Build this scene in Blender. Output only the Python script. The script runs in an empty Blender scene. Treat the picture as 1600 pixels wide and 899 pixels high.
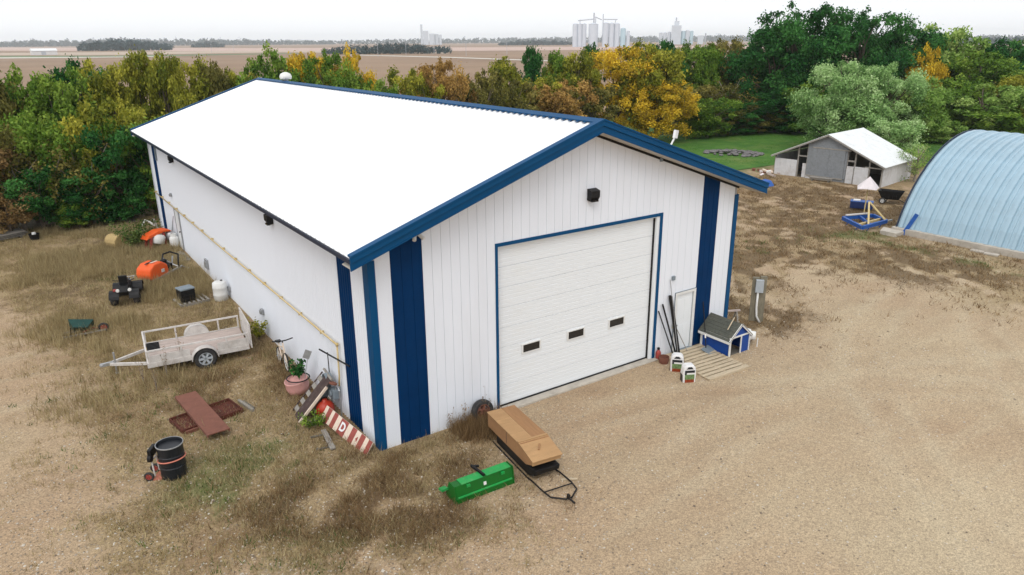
import bpy, math, random
import numpy as np
from mathutils import Vector, Matrix

# ------------------------------------------------------------------ camera, sky, sun, exposure
SC = bpy.context.scene
FPX, PITCH, ROLL, YAW = 1130.58, 0.3285, -0.0064, 0.6042
CAM = np.array([-6.64, -15.746, 10.231])
_f = np.array([math.sin(YAW)*math.cos(PITCH), math.cos(YAW)*math.cos(PITCH), -math.sin(PITCH)])
_r0 = np.array([math.cos(YAW), -math.sin(YAW), 0.0]); _u0 = np.cross(_r0, _f)
_r = math.cos(ROLL)*_r0 + math.sin(ROLL)*_u0
_u = -math.sin(ROLL)*_r0 + math.cos(ROLL)*_u0
cd = bpy.data.cameras.new('camera'); cam = bpy.data.objects.new('camera', cd)
SC.collection.objects.link(cam)
cd.sensor_width = 36.0; cd.lens = 36.0*FPX/1600.0; cd.clip_start = 0.1; cd.clip_end = 30000
cam.matrix_world = Matrix(((_r[0], _u[0], -_f[0], CAM[0]), (_r[1], _u[1], -_f[1], CAM[1]), (_r[2], _u[2], -_f[2], CAM[2]), (0, 0, 0, 1)))
SC.camera = cam

SUN_EL, SUN_AZ = math.radians(50), math.radians(224)     # azimuth measured from +Y towards +X
world = bpy.data.worlds.new('World'); SC.world = world; world.use_nodes = True
nt = world.node_tree; nt.nodes.clear()
wo = nt.nodes.new('ShaderNodeOutputWorld'); wb = nt.nodes.new('ShaderNodeBackground')
sk = nt.nodes.new('ShaderNodeTexSky'); sk.sky_type = 'NISHITA'; sk.sun_disc = False
sk.sun_elevation = SUN_EL; sk.sun_rotation = SUN_AZ; sk.dust_density = 4.0; sk.air_density = 1.0
wm = nt.nodes.new('ShaderNodeMix'); wm.data_type = 'RGBA'; wm.inputs[0].default_value = 0.8
wm.inputs[7].default_value = (10.9, 11.1, 11.4, 1)          # even layer of cloud
nt.links.new(sk.outputs[0], wm.inputs[6]); nt.links.new(wm.outputs[2], wb.inputs[0])
wb.inputs[1].default_value = 0.118
nt.links.new(wb.outputs[0], wo.inputs[0])
sd = bpy.data.lights.new('sun', 'SUN'); sd.energy = 1.15; sd.angle = math.radians(30); sd.color = (1.0, 0.97, 0.93)
so = bpy.data.objects.new('sun', sd); SC.collection.objects.link(so)
_sd = Vector((math.sin(SUN_AZ)*math.cos(SUN_EL), math.cos(SUN_AZ)*math.cos(SUN_EL), math.sin(SUN_EL)))
so.rotation_euler = _sd.to_track_quat('Z', 'Y').to_euler(); so.location = (0, -20, 40)
SC.view_settings.view_transform = 'Standard'; SC.view_settings.look = 'None'
SC.view_settings.exposure = 0.0; SC.view_settings.gamma = 1.0
SC.render.engine = 'CYCLES'
SC.cycles.volume_bounces = 2; SC.cycles.max_bounces = 8; SC.cycles.transparent_max_bounces = 8

COL = SC.collection
rnd = random.Random(7); rng = np.random.default_rng(11)

def ray(u, v): return _f + _r*((u-800)/FPX) - _u*((v-449.5)/FPX)
def at(u, v, z=0.0):
    d = ray(u, v); t = (z-CAM[2])/d[2]; return Vector(CAM+t*d)
def at_y(u, v, Y):
    d = ray(u, v); t = (Y-CAM[1])/d[1]; return Vector(CAM+t*d)
def at_d(u, v, D):
    d = ray(u, v); t = D/math.hypot(d[0], d[1]); return Vector(CAM+t*d)

# ------------------------------------------------------------------ materials
def mat(name, c, rough=0.6, var=0.12, scale=6.0, metal=0.0, bump=0.0, bscale=40.0, c2=None, dirt=None, dscale=1.5, damt=0.35, stretch=(1, 1, 1), spec=0.4):
    m = bpy.data.materials.new(name); m.use_nodes = True
    n = m.node_tree.nodes; l = m.node_tree.links; b = n['Principled BSDF']
    b.inputs['Roughness'].default_value = rough; b.inputs['Metallic'].default_value = metal
    b.inputs['Specular IOR Level'].default_value = spec
    tc = n.new('ShaderNodeTexCoord'); mp = n.new('ShaderNodeMapping'); mp.inputs['Scale'].default_value = stretch
    l.new(tc.outputs['Object'], mp.inputs['Vector'])
    nz = n.new('ShaderNodeTexNoise'); nz.inputs['Scale'].default_value = scale; nz.inputs['Detail'].default_value = 6
    nz.inputs['Roughness'].default_value = 0.65
    l.new(mp.outputs[0], nz.inputs['Vector'])
    r = n.new('ShaderNodeValToRGB'); r.color_ramp.elements[0].position = 0.3; r.color_ramp.elements[1].position = 0.72
    lo = tuple(x*(1-var) for x in c); hi = tuple(min(1, x*(1+var)) for x in c) if c2 is None else c2
    r.color_ramp.elements[0].color = (*lo, 1); r.color_ramp.elements[1].color = (*hi, 1)
    l.new(nz.outputs[0], r.inputs[0]); out = r.outputs[0]
    if dirt:
        d = n.new('ShaderNodeTexNoise'); d.inputs['Scale'].default_value = dscale; d.inputs['Detail'].default_value = 9
        d.inputs['Roughness'].default_value = 0.7; l.new(mp.outputs[0], d.inputs['Vector'])
        rr = n.new('ShaderNodeValToRGB'); rr.color_ramp.elements[0].position = 0.5; rr.color_ramp.elements[1].position = 0.72
        rr.color_ramp.elements[0].color = (0, 0, 0, 1); rr.color_ramp.elements[1].color = (damt, damt, damt, 1)
        l.new(d.outputs[0], rr.inputs[0])
        mx = n.new('ShaderNodeMix'); mx.data_type = 'RGBA'; l.new(rr.outputs[0], mx.inputs[0]); l.new(out, mx.inputs[6])
        mx.inputs[7].default_value = (*dirt, 1); out = mx.outputs[2]
    l.new(out, b.inputs['Base Color'])
    if bump:
        bz = n.new('ShaderNodeTexNoise'); bz.inputs['Scale'].default_value = bscale; bz.inputs['Detail'].default_value = 4
        l.new(mp.outputs[0], bz.inputs['Vector'])
        bp = n.new('ShaderNodeBump'); bp.inputs['Strength'].default_value = bump; bp.inputs['Distance'].default_value = 0.02
        l.new(bz.outputs[0], bp.inputs['Height']); l.new(bp.outputs[0], b.inputs['Normal'])
    return m

M = dict(
    white=mat('white_steel', (0.765, 0.80, 0.86), 0.5, 0.025, 0.8, dirt=(0.52, 0.52, 0.52), dscale=0.55, damt=0.16, stretch=(1, 1, 0.25)),
    roof=mat('white_roof_steel', (0.86, 0.87, 0.88), 0.4, 0.02, 0.6),
    core=mat('wall_backing', (0.42, 0.42, 0.43), 0.8, 0.05),
    blue=mat('dark_blue_steel', (0.0, 0.026, 0.095), 0.6, 0.12, 1.2, spec=0.08),
    trim=mat('blue_trim_steel', (0.001, 0.06, 0.16), 0.5, 0.1, 1.2, spec=0.15),
    navy=mat('navy_eave_steel', (0.012, 0.022, 0.05), 0.45, 0.1, 1.2),
    soffit=mat('soffit_tan', (0.5, 0.47, 0.42), 0.7, 0.06),
    door=mat('white_door_steel', (0.77, 0.80, 0.82), 0.45, 0.02, 0.7, dirt=(0.6, 0.58, 0.52), dscale=0.7, damt=0.2, stretch=(1, 1, 2)),
    glass=mat('dark_glass', (0.012, 0.013, 0.015), 0.15, 0.1, spec=0.6),
    black=mat('black_plastic', (0.009, 0.009, 0.01), 0.5, 0.25, 8, dirt=(0.05, 0.042, 0.035), dscale=4, damt=0.3, spec=0.25),
    rubber=mat('tyre_rubber', (0.03, 0.03, 0.031), 0.85, 0.2, 10, dirt=(0.16, 0.13, 0.1), dscale=5, damt=0.4),
    concrete=mat('concrete', (0.46, 0.42, 0.36), 0.9, 0.15, 3, bump=0.3, dirt=(0.22, 0.19, 0.15), dscale=2, damt=0.5),
    pipe=mat('yellow_pipe_paint', (0.62, 0.43, 0.13), 0.5, 0.15, 3, c2=(0.66, 0.56, 0.36)),
    steel=mat('galvanised_steel', (0.42, 0.43, 0.44), 0.45, 0.15, 8, metal=0.6),
    lightgrey=mat('light_grey_paint', (0.4, 0.44, 0.47), 0.5, 0.1, 6),
    grey=mat('grey_paint', (0.2, 0.24, 0.27), 0.5, 0.15, 6),
    chalk=mat('white_plastic', (0.72, 0.72, 0.7), 0.5, 0.06, 5, dirt=(0.45, 0.4, 0.33), dscale=3, damt=0.3),
    trailer=mat('weathered_white_paint', (0.6, 0.57, 0.54), 0.55, 0.15, 5, dirt=(0.25, 0.2, 0.16), dscale=4, damt=0.5),
    deck=mat('pinkish_grey_deck_wood', (0.46, 0.38, 0.34), 0.85, 0.2, 7, bump=0.3, dirt=(0.2, 0.16, 0.13), dscale=2.5, damt=0.5, stretch=(0.3, 2, 1)),
    greentub=mat('dark_green_enamel', (0.008, 0.06, 0.05), 0.4, 0.25, 5),
    redpaint=mat('red_paint', (0.34, 0.05, 0.04), 0.5, 0.2, 6),
    redcan=mat('red_plastic', (0.42, 0.03, 0.012), 0.42, 0.12, 6, dirt=(0.3, 0.12, 0.06), dscale=5, damt=0.3),
    orange=mat('orange_plastic', (0.8, 0.105, 0.012), 0.42, 0.08, 4, dirt=(0.4, 0.15, 0.06), dscale=4, damt=0.3),
    greypal=mat('weathered_grey_wood', (0.28, 0.26, 0.23), 0.9, 0.25, 10, bump=0.4, stretch=(0.4, 3, 3)),
    wood=mat('new_lumber', (0.52, 0.43, 0.3), 0.8, 0.2, 8, bump=0.25, stretch=(0.35, 3, 3), dirt=(0.22, 0.16, 0.09), dscale=3, damt=0.6),
    ply=mat('plywood', (0.33, 0.175, 0.078), 0.75, 0.14, 4, stretch=(0.5, 2.4, 1), dirt=(0.22, 0.12, 0.055), dscale=2.2, damt=0.6, bump=0.15),
    ply2=mat('plywood_pale', (0.42, 0.25, 0.115), 0.75, 0.16, 5, stretch=(2, 0.6, 1), dirt=(0.25, 0.13, 0.06), dscale=2.5, damt=0.5, bump=0.15),
    jd=mat('green_implement_paint', (0.002, 0.12, 0.01), 0.4, 0.1, 3, dirt=(0.02, 0.1, 0.03), dscale=5, damt=0.5),  # front faces: shade put into the darker green
    jd2=mat('lit_worn_green_implement_paint', (0.01, 0.3, 0.06), 0.4, 0.15, 6, dirt=(0.25, 0.3, 0.15), dscale=9, damt=0.35),  # lighter copy for top faces, their light put into the colour; pale flecks
    rust=mat('rust_brown_plate', (0.19, 0.075, 0.05), 0.85, 0.14, 5, bump=0.2, dirt=(0.1, 0.04, 0.025), dscale=3, damt=0.45),
    rustd=mat('dark_rust', (0.1, 0.025, 0.014), 0.9, 0.3, 7, bump=0.4, dirt=(0.03, 0.012, 0.01), dscale=4, damt=0.7),
    barrel=mat('dark_barrel_steel', (0.008, 0.01, 0.014), 0.4, 0.3, 5, dirt=(0.05, 0.05, 0.05), dscale=6, damt=0.3),
    strap=mat('orange_strap', (0.6, 0.2, 0.14), 0.7, 0.1),
    signred=mat('faded_sign_red', (0.3, 0.07, 0.055), 0.75, 0.2, 8),
    cream=mat('cream_sign_paint', (0.7, 0.58, 0.47), 0.75, 0.1, 8),
    brown=mat('dark_brown_paint', (0.055, 0.032, 0.028), 0.75, 0.25, 6, dirt=(0.2, 0.16, 0.13), dscale=5, damt=0.4),
    pinkish=mat('pink_plastic', (0.64, 0.33, 0.3), 0.55, 0.12, 5, dirt=(0.35, 0.22, 0.15), dscale=4, damt=0.4),
    dogblue=mat('bright_blue_paint', (0.001, 0.05, 0.27), 0.5, 0.12, 4),
    shingle=mat('dark_grey_shingle', (0.085, 0.09, 0.075), 0.95, 0.3, 14, bump=0.5, dirt=(0.12, 0.11, 0.08), dscale=3, damt=0.5),
    bagwhite=mat('white_bag_film', (0.75, 0.75, 0.75), 0.35, 0.04, 5),
    baggreen=mat('bag_print_green', (0.14, 0.22, 0.09), 0.4, 0.5, 14),
    bagred=mat('bag_print_red', (0.24, 0.04, 0.012), 0.4, 0.5, 14),
    bagblack=mat('bag_print_black', (0.012, 0.015, 0.02), 0.4, 0.2, 14),
    post=mat('old_post_wood', (0.2, 0.18, 0.13), 0.95, 0.3, 8, bump=0.5, stretch=(3, 3, 0.4)),
    osb=mat('grey_barn_board', (0.24, 0.255, 0.27), 0.9, 0.22, 22, bump=0.3, dirt=(0.14, 0.14, 0.14), dscale=5, damt=0.6),
    barnwhite=mat('white_barn_steel', (0.62, 0.62, 0.63), 0.6, 0.1, 4, dirt=(0.35, 0.3, 0.25), dscale=1.4, damt=0.5),
    barnroof=mat('white_barn_roof', (0.72, 0.74, 0.74), 0.5, 0.06, 3, dirt=(0.45, 0.46, 0.45), dscale=1.2, damt=0.5),
    barnwood=mat('barn_frame_wood', (0.3, 0.28, 0.25), 0.9, 0.2, 8),
    quonset=mat('galvanised_arch_steel', (0.36, 0.5, 0.585), 0.4, 0.08, 1.5, metal=0.3, dirt=(0.32, 0.41, 0.46), dscale=1.2, damt=0.5, spec=0.5),
    impblue=mat('blue_implement_paint', (0.012, 0.09, 0.36), 0.45, 0.2, 5, dirt=(0.1, 0.12, 0.2), dscale=6, damt=0.4),
    impyel=mat('yellow_bar_paint', (0.6, 0.47, 0.22), 0.5, 0.15, 5),
    darkblue=mat('navy_box_paint', (0.012, 0.03, 0.12), 0.5, 0.2, 5),
    stone=mat('field_stone', (0.17, 0.16, 0.16), 0.9, 0.7, 5, bump=0.4),
    straw=mat('straw_bale', (0.45, 0.33, 0.15), 0.95, 0.25, 25, bump=0.8),
    bark=mat('bark', (0.12, 0.095, 0.07), 0.95, 0.3, 9, bump=0.4),
    twig=mat('grey_twigs', (0.3, 0.255, 0.21), 0.95, 0.25, 9),
    silo=mat('hazed_pale_silo_steel', (0.55, 0.6, 0.66), 0.6, 0.06, 0.1),  # pale own tone, lightened further to stand in for distance haze
    silod=mat('pale_teal_silo', (0.42, 0.57, 0.64), 0.6, 0.06, 0.1),
    leg=mat('elevator_leg_steel', (0.4, 0.43, 0.48), 0.6, 0.06, 0.1),
    mulch=mat('grey_timber', (0.14, 0.13, 0.11), 0.95, 0.3, 6),
    tarp=mat('pink_white_tarp', (0.72, 0.66, 0.66), 0.6, 0.08, 5),
)

def leaf_mat(name, lo, mid, hi):
    m = bpy.data.materials.new(name); m.use_nodes = True
    n = m.node_tree.nodes; l = m.node_tree.links; n.clear()
    o = n.new('ShaderNodeOutputMaterial'); a = n.new('ShaderNodeAttribute'); a.attribute_name = 'tint'
    r = n.new('ShaderNodeValToRGB'); e = r.color_ramp.elements
    e[0].position = 0.05; e[0].color = (*lo, 1); e[1].position = 0.95; e[1].color = (*hi, 1)
    k = e.new(0.5); k.color = (*mid, 1); l.new(a.outputs['Fac'], r.inputs[0])
    d = n.new('ShaderNodeBsdfPrincipled'); d.inputs['Roughness'].default_value = 0.6; d.inputs['Specular IOR Level'].default_value = 0.08
    t = n.new('ShaderNodeBsdfTranslucent'); s = n.new('ShaderNodeMixShader'); s.inputs[0].default_value = 0.25
    l.new(r.outputs[0], d.inputs['Base Color']); l.new(r.outputs[0], t.inputs[0])
    l.new(d.outputs[0], s.inputs[1]); l.new(t.outputs[0], s.inputs[2]); l.new(s.outputs[0], o.inputs[0])
    return m
LM = dict(
    yg=leaf_mat('leaf_yellow_green', (0.06, 0.095, 0.01), (0.24, 0.25, 0.028), (0.5, 0.46, 0.06)),
    gold=leaf_mat('leaf_gold', (0.26, 0.18, 0.018), (0.58, 0.4, 0.03), (0.85, 0.6, 0.05)),
    tan=leaf_mat('leaf_tan_orange', (0.16, 0.09, 0.03), (0.38, 0.23, 0.065), (0.58, 0.37, 0.11)),
    dark=leaf_mat('leaf_dark_green', (0.008, 0.05, 0.012), (0.03, 0.125, 0.026), (0.085, 0.25, 0.055)),
    mid=leaf_mat('leaf_mid_green', (0.028, 0.08, 0.011), (0.125, 0.23, 0.026), (0.28, 0.38, 0.06)),
    silver=leaf_mat('leaf_silver_green', (0.09, 0.19, 0.05), (0.29, 0.47, 0.16), (0.54, 0.69, 0.35)),
    olive=leaf_mat('leaf_olive_brown', (0.04, 0.045, 0.012), (0.16, 0.15, 0.034), (0.33, 0.28, 0.075)),
    light=leaf_mat('leaf_light_green', (0.07, 0.15, 0.026), (0.22, 0.36, 0.07), (0.42, 0.53, 0.16)),
    rustl=leaf_mat('leaf_rusty', (0.13, 0.085, 0.035), (0.3, 0.19, 0.075), (0.45, 0.32, 0.14)),
    far=leaf_mat('leaf_far_belt_hazed', (0.03, 0.065, 0.07), (0.05, 0.09, 0.095), (0.08, 0.125, 0.125)),  # bluish leaf tint with the distance haze put into the colour
    dry=leaf_mat('dry_grass_blade', (0.2, 0.145, 0.07), (0.38, 0.3, 0.155), (0.56, 0.47, 0.27)),
    brownw=leaf_mat('brown_weed_blade', (0.07, 0.042, 0.02), (0.23, 0.145, 0.07), (0.42, 0.3, 0.155)),
    greenw=leaf_mat('green_weed_leaf', (0.03, 0.07, 0.014), (0.08, 0.14, 0.028), (0.18, 0.23, 0.07)),
    lawn=leaf_mat('lawn_blade', (0.03, 0.12, 0.008), (0.065, 0.2, 0.014), (0.13, 0.28, 0.03)),
)

# ------------------------------------------------------------------ mesh helpers
class MB:
    def __init__(s): s.v = []; s.f = []
    def add(s, vs, fs):
        o = len(s.v); s.v += [tuple(x) for x in vs]; s.f += [tuple(o+i for i in f) for f in fs]; return s
    def box(s, c, d, rot=None, taper=1.0):
        x, y, z = d[0]/2, d[1]/2, d[2]/2
        vs = [Vector((a*x*(taper if k > 0 else 1), b*y*(taper if k > 0 else 1), k*z)) for k in (-1, 1) for a, b in ((-1, -1), (1, -1), (1, 1), (-1, 1))]
        if rot is not None: vs = [rot @ q for q in vs]
        c = Vector(c)
        return s.add([q+c for q in vs], [(3, 2, 1, 0), (4, 5, 6, 7), (0, 1, 5, 4), (1, 2, 6, 5), (2, 3, 7, 6), (3, 0, 4, 7)])
    def bb(s, x0, x1, y0, y1, z0, z1): return s.box(((x0+x1)/2, (y0+y1)/2, (z0+z1)/2), (x1-x0, y1-y0, z1-z0))
    def beam(s, a, b, w, h=None, up=(0, 0, 1)):
        a, b = Vector(a), Vector(b); h = h or w; d = (b-a); L = d.length; d.normalize()
        upv = Vector(up)
        if abs(d.dot(upv)) > 0.98: upv = Vector((1, 0, 0))
        x = d.cross(upv).normalized(); y = x.cross(d)
        vs = [p + x*sx*w/2 + y*sy*h/2 for p in (a, b) for sx, sy in ((-1, -1), (1, -1), (1, 1), (-1, 1))]
        return s.add(vs, [(0, 1, 2, 3), (7, 6, 5, 4), (0, 4, 5, 1), (1, 5, 6, 2), (2, 6, 7, 3), (3, 7, 4, 0)])
    def tube(s, pts, r, n=8, closed=False, r1=None):
        pts = [Vector(p) for p in pts]; m = len(pts); vs = []
        for i, p in enumerate(pts):
            a = pts[(i-1) % m] if (i > 0 or closed) else p; b = pts[(i+1) % m] if (i < m-1 or closed) else p
            d = (b-a).normalized(); u = Vector((0, 0, 1)) if abs(d.z) < 0.95 else Vector((1, 0, 0))
            x = d.cross(u).normalized(); y = x.cross(d)
            rr = r if r1 is None else r + (r1-r)*i/max(1, m-1)
            vs += [p + (x*math.cos(t)+y*math.sin(t))*rr for t in (2*math.pi*k/n for k in range(n))]
        fs = []
        for i in range(m if closed else m-1):
            j = (i+1) % m
            fs += [(i*n+k, i*n+(k+1) % n, j*n+(k+1) % n, j*n+k) for k in range(n)]
        if not closed: fs += [tuple(range(n-1, -1, -1)), tuple((m-1)*n+k for k in range(n))]
        return s.add(vs, fs)
    def lathe(s, prof, n=20, mtx=None):
        vs = []; m = len(prof)
        for r, z in prof:
            vs += [Vector((r*math.cos(2*math.pi*k/n), r*math.sin(2*math.pi*k/n), z)) for k in range(n)]
        if mtx is not None: vs = [mtx @ q for q in vs]
        fs = [(i*n+k, i*n+(k+1) % n, (i+1)*n+(k+1) % n, (i+1)*n+k) for i in range(m-1) for k in range(n)]
        ring = prof[0] == prof[-1]
        if prof[0][0] > 1e-4 and not ring: fs.append(tuple(range(n-1, -1, -1)))
        if prof[-1][0] > 1e-4 and not ring: fs.append(tuple((m-1)*n+k for k in range(n)))
        return s.add(vs, fs)
    def prism(s, poly, axis, a, b):
        """poly: 2-D outline; axis: 'x','y','z' is the extrusion direction from a to b"""
        def P(p, t):
            return (t, p[0], p[1]) if axis == 'x' else (p[0], t, p[1]) if axis == 'y' else (p[0], p[1], t)
        n = len(poly); vs = [P(p, a) for p in poly] + [P(p, b) for p in poly]
        fs = [tuple(range(n-1, -1, -1)), tuple(range(n, 2*n))] + [(i, (i+1) % n, n+(i+1) % n, n+i) for i in range(n)]
        return s.add(vs, fs)
    def mesh(s, name, m, smooth=False):
        me = bpy.data.meshes.new(name); me.from_pydata(s.v, [], s.f); me.update()
        if m is not None: me.materials.append(M[m] if isinstance(m, str) else m)
        import bmesh
        bm = bmesh.new(); bm.from_mesh(me); bmesh.ops.recalc_face_normals(bm, faces=bm.faces); bm.to_mesh(me); bm.free()
        if smooth:
            for p in me.polygons: p.use_smooth = True
        return me
    def build(s, name, m, parent=None, smooth=False, bevel=0.0):
        o = bpy.data.objects.new(name, s.mesh(name, m, smooth)); COL.objects.link(o)
        if parent is not None: o.parent = parent
        if bevel:
            md = o.modifiers.new('bevel', 'BEVEL'); md.width = bevel; md.segments = 2; md.limit_method = 'ANGLE'
        return o
def inst(me, name, parent=None, loc=(0, 0, 0), rz=0.0, scale=(1, 1, 1), rot=None):
    o = bpy.data.objects.new(name, me); COL.objects.link(o); o.location = loc
    o.rotation_euler = rot if rot is not None else (0, 0, rz); o.scale = scale
    if parent is not None: o.parent = parent
    return o
def tag(o, label=None, cat=None, group=None, kind=None):
    if label: o['label'] = label
    if cat: o['category'] = cat
    if group: o['group'] = group
    if kind: o['kind'] = kind
    return o
def thing(name, label, cat, loc=(0, 0, 0), rz=0.0, group=None):
    o = bpy.data.objects.new(name, None); COL.objects.link(o); o.location = loc; o.rotation_euler = (0, 0, rz)
    o.empty_display_size = 0.2
    return tag(o, label, cat, group)
def RX(a): return Matrix.Rotation(a, 3, 'X')
def RY(a): return Matrix.Rotation(a, 3, 'Y')
def RZ(a): return Matrix.Rotation(a, 3, 'Z')
def T(loc, r3=None):
    m = (r3 or Matrix.Identity(3)).to_4x4(); m.translation = Vector(loc); return m
def np_mesh(name, V, F, m, tint=None):
    me = bpy.data.meshes.new(name); k = F.shape[1]
    me.vertices.add(len(V)); me.vertices.foreach_set('co', np.ascontiguousarray(V, dtype=np.float32).ravel())
    me.loops.add(F.size); me.loops.foreach_set('vertex_index', np.ascontiguousarray(F, dtype=np.int32).ravel())
    me.polygons.add(len(F)); me.polygons.foreach_set('loop_start', np.arange(0, F.size, k, dtype=np.int32))
    me.update(calc_edges=True)
    if tint is not None:
        a = me.attributes.new('tint', 'FLOAT', 'POINT'); a.data.foreach_set('value', np.ascontiguousarray(tint, dtype=np.float32))
    me.materials.append(m); return me
_tab = rng.random((256, 256))
def vnoise(x, y):
    xi = np.floor(x).astype(int); yi = np.floor(y).astype(int); fx = x-xi; fy = y-yi
    fx = fx*fx*(3-2*fx); fy = fy*fy*(3-2*fy)
    g = lambda a, b: _tab[a % 256, b % 256]
    return (g(xi, yi)*(1-fx)+g(xi+1, yi)*fx)*(1-fy) + (g(xi, yi+1)*(1-fx)+g(xi+1, yi+1)*fx)*fy
def fbm(x, y, o=4):
    s = 0; a = 0.5; t = 0
    for i in range(o): s = s + a*vnoise(x*2**i+17*i, y*2**i+31*i); t += a; a *= 0.55
    return s/t
def smooth(a, b, x): t = np.clip((x-a)/(b-a), 0, 1); return t*t*(3-2*t)

# ------------------------------------------------------------------ ground: zones of gravel, dry weeds, dark litter with painted grass shade, green
def blob(X, Y, cx, cy, rx, ry, ang=0.0):
    c, s = math.cos(ang), math.sin(ang); dx = X-cx; dy = Y-cy
    return np.exp(-(((dx*c+dy*s)/rx)**2 + ((-dx*s+dy*c)/ry)**2))
def zones(X, Y):
    n1 = fbm(X*0.55+3, Y*0.55+9); n2 = fbm(X*1.7+40, Y*1.7+5); n3 = fbm(X*0.23+70, Y*0.23)
    # straw-coloured growth along the left wall and out to the west
    straw = smooth(-7.6, -4.4, X+(n1-0.5)*4) * smooth(-4.5, 1.0, Y+(n1-0.5)*5) * (1-smooth(0.0, 0.4, X-np.where(Y < 0.5, 2.4, 0)))
    straw = np.maximum(straw, smooth(12, 22, Y+(n1-.5)*6)*(1-smooth(0, 0.5, X)))
    straw = np.maximum(straw, 0.35*(1-smooth(-7, -3, X))*n2*1.6)
    straw = np.maximum(straw, 0.6*blob(X, Y, -4.5, 3, 2.6, 6)*smooth(.35, .6, n2))
    straw = np.maximum(straw, 0.95*blob(X, Y, -0.8, -2.2, 3.4, 2.6)*smooth(0.3, 0.6, n2+0.1))
    straw = np.maximum(straw, blob(X, Y, 2.6, -0.6, 1.1, 0.7))
    # east side: patchy weeds beyond the corner, along the old machinery and the arched building
    e = 0.9*blob(X, Y, 16.2, 1.2, 2.2, 2.2) + 0.9*blob(X, Y, 19, 5, 5, 3.2)
    e = e + smooth(20, 27, X)*smooth(-1, 7, Y + (X-25)*0.25)*0.95 + 0.95*blob(X, Y, 30, 1, 4, 6, 0.3) + .5*blob(X, Y, 27, -5, 4, 3)
    st_ = fbm((X*.6+Y*.8)*.35+9, (Y*.6-X*.8)*1.5+4)
    e = np.clip(e, 0, 1)*smooth(0.40, 0.56, n1*0.25+n2*0.3+st_*.45+0.05)
    straw = np.clip(np.maximum(straw, e), 0, 1)
    straw = straw*(1-0.8*(1-smooth(-8.2, -5.8, X+(n1-.5)*3))*(1-smooth(19, 25, Y)))
    dark = 0.9*blob(X, Y, -1.9, -1.3, 2.0, 1.0, -0.5) + 0.9*blob(X, Y, -0.9, -2.9, 1.5, 0.7, -.5) + 0.7*blob(X, Y, 0.6, -1.2, 1.3, 0.9) + 0.7*blob(X, Y, 2.9, -0.7, 1.0, 0.7)
    dark = dark + .6*blob(X, Y, -5, 27, 4, 4) + .5*blob(X, Y, -6.5, 19, 2.5, 4) + .5*blob(X, Y, -1.5, 12, 1.2, 3) + 0.7*blob(X, Y, 16.0, 0.3, 1.6, 1.5) + 0.6*blob(X, Y, -2.6, 6.4, 2.4, 1.2) + 0.75*blob(X, Y, -3.6, 22, 2.2, 5) + 0.6*blob(X, Y, -0.8, 18, .8, 6) + .7*blob(X, Y, 36, 8, 6, 5) + .6*blob(X, Y, 40, 14, 3, 6) + .6*blob(X, Y, 27, 1, 3.5, 3)+.6*blob(X, Y, 19, 4.5, 3, 1.6)+.6*blob(X, Y, -0.6, 4, .6, 4)+.8*blob(X, Y, 24, 6, 7, 3, .2)+.8*blob(X, Y, 38, 12, 8, 6)+.8*blob(X, Y, 16.5, .8, 2.4, 2.2)+.8*blob(X, Y, 29, -1, 3, 3)+.5*blob(X, Y, -2, 9.5, 2, 1)+.6*blob(X, Y, -1.2, -2.2, 2.6, 1.6, -.5)  # dark blobs left of the shop include shade painted under the grass
    dark = np.clip(dark, 0, 1)*smooth(0.38, 0.58, n2*0.45+n1*0.2+fbm((X*.6+Y*.8)*.5+1, (Y*.6-X*.8)*1.6+2)*.35)
    green = 0.8*blob(X, Y, -3.3, 1.2, 1.6, 1.4) + 0.8*blob(X, Y, -1.2, 26, 2.2, 3) + 0.5*blob(X, Y, -2.9, 21, 1.5, 2)+0.5*blob(X, Y, -1.0, 7.6, 1.2, 1) + 0.8*blob(X, Y, 33, 4.5, 4, 0.9, -0.3) + 0.6*blob(X, Y, 30.5, 0, .8, 6) + smooth(19, 24, Y)*smooth(14, 18, X) + .5*blob(X, Y, 21, 7, 5, 2) + .4*blob(X, Y, -2.2, -3.2, 2, .8) + .3*blob(X, Y, 1.5, -4.6, 2, .8)+0.7*blob(X, Y, -6, 33, 8, 1.5)+.25*blob(X, Y, -5, 7, 2.5, 4)+.2*blob(X, Y, -3, -2, 3, 1.5)+.6*blob(X, Y, -3.9, .6, 1.5, 1.2)
    green = np.clip(green, 0, 1)*np.clip(smooth(0.34, 0.6, n2*0.5+n3*0.5)+smooth(20, 24, Y)*smooth(14, 18, X), 0, 1)
    return straw, dark, green

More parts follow.
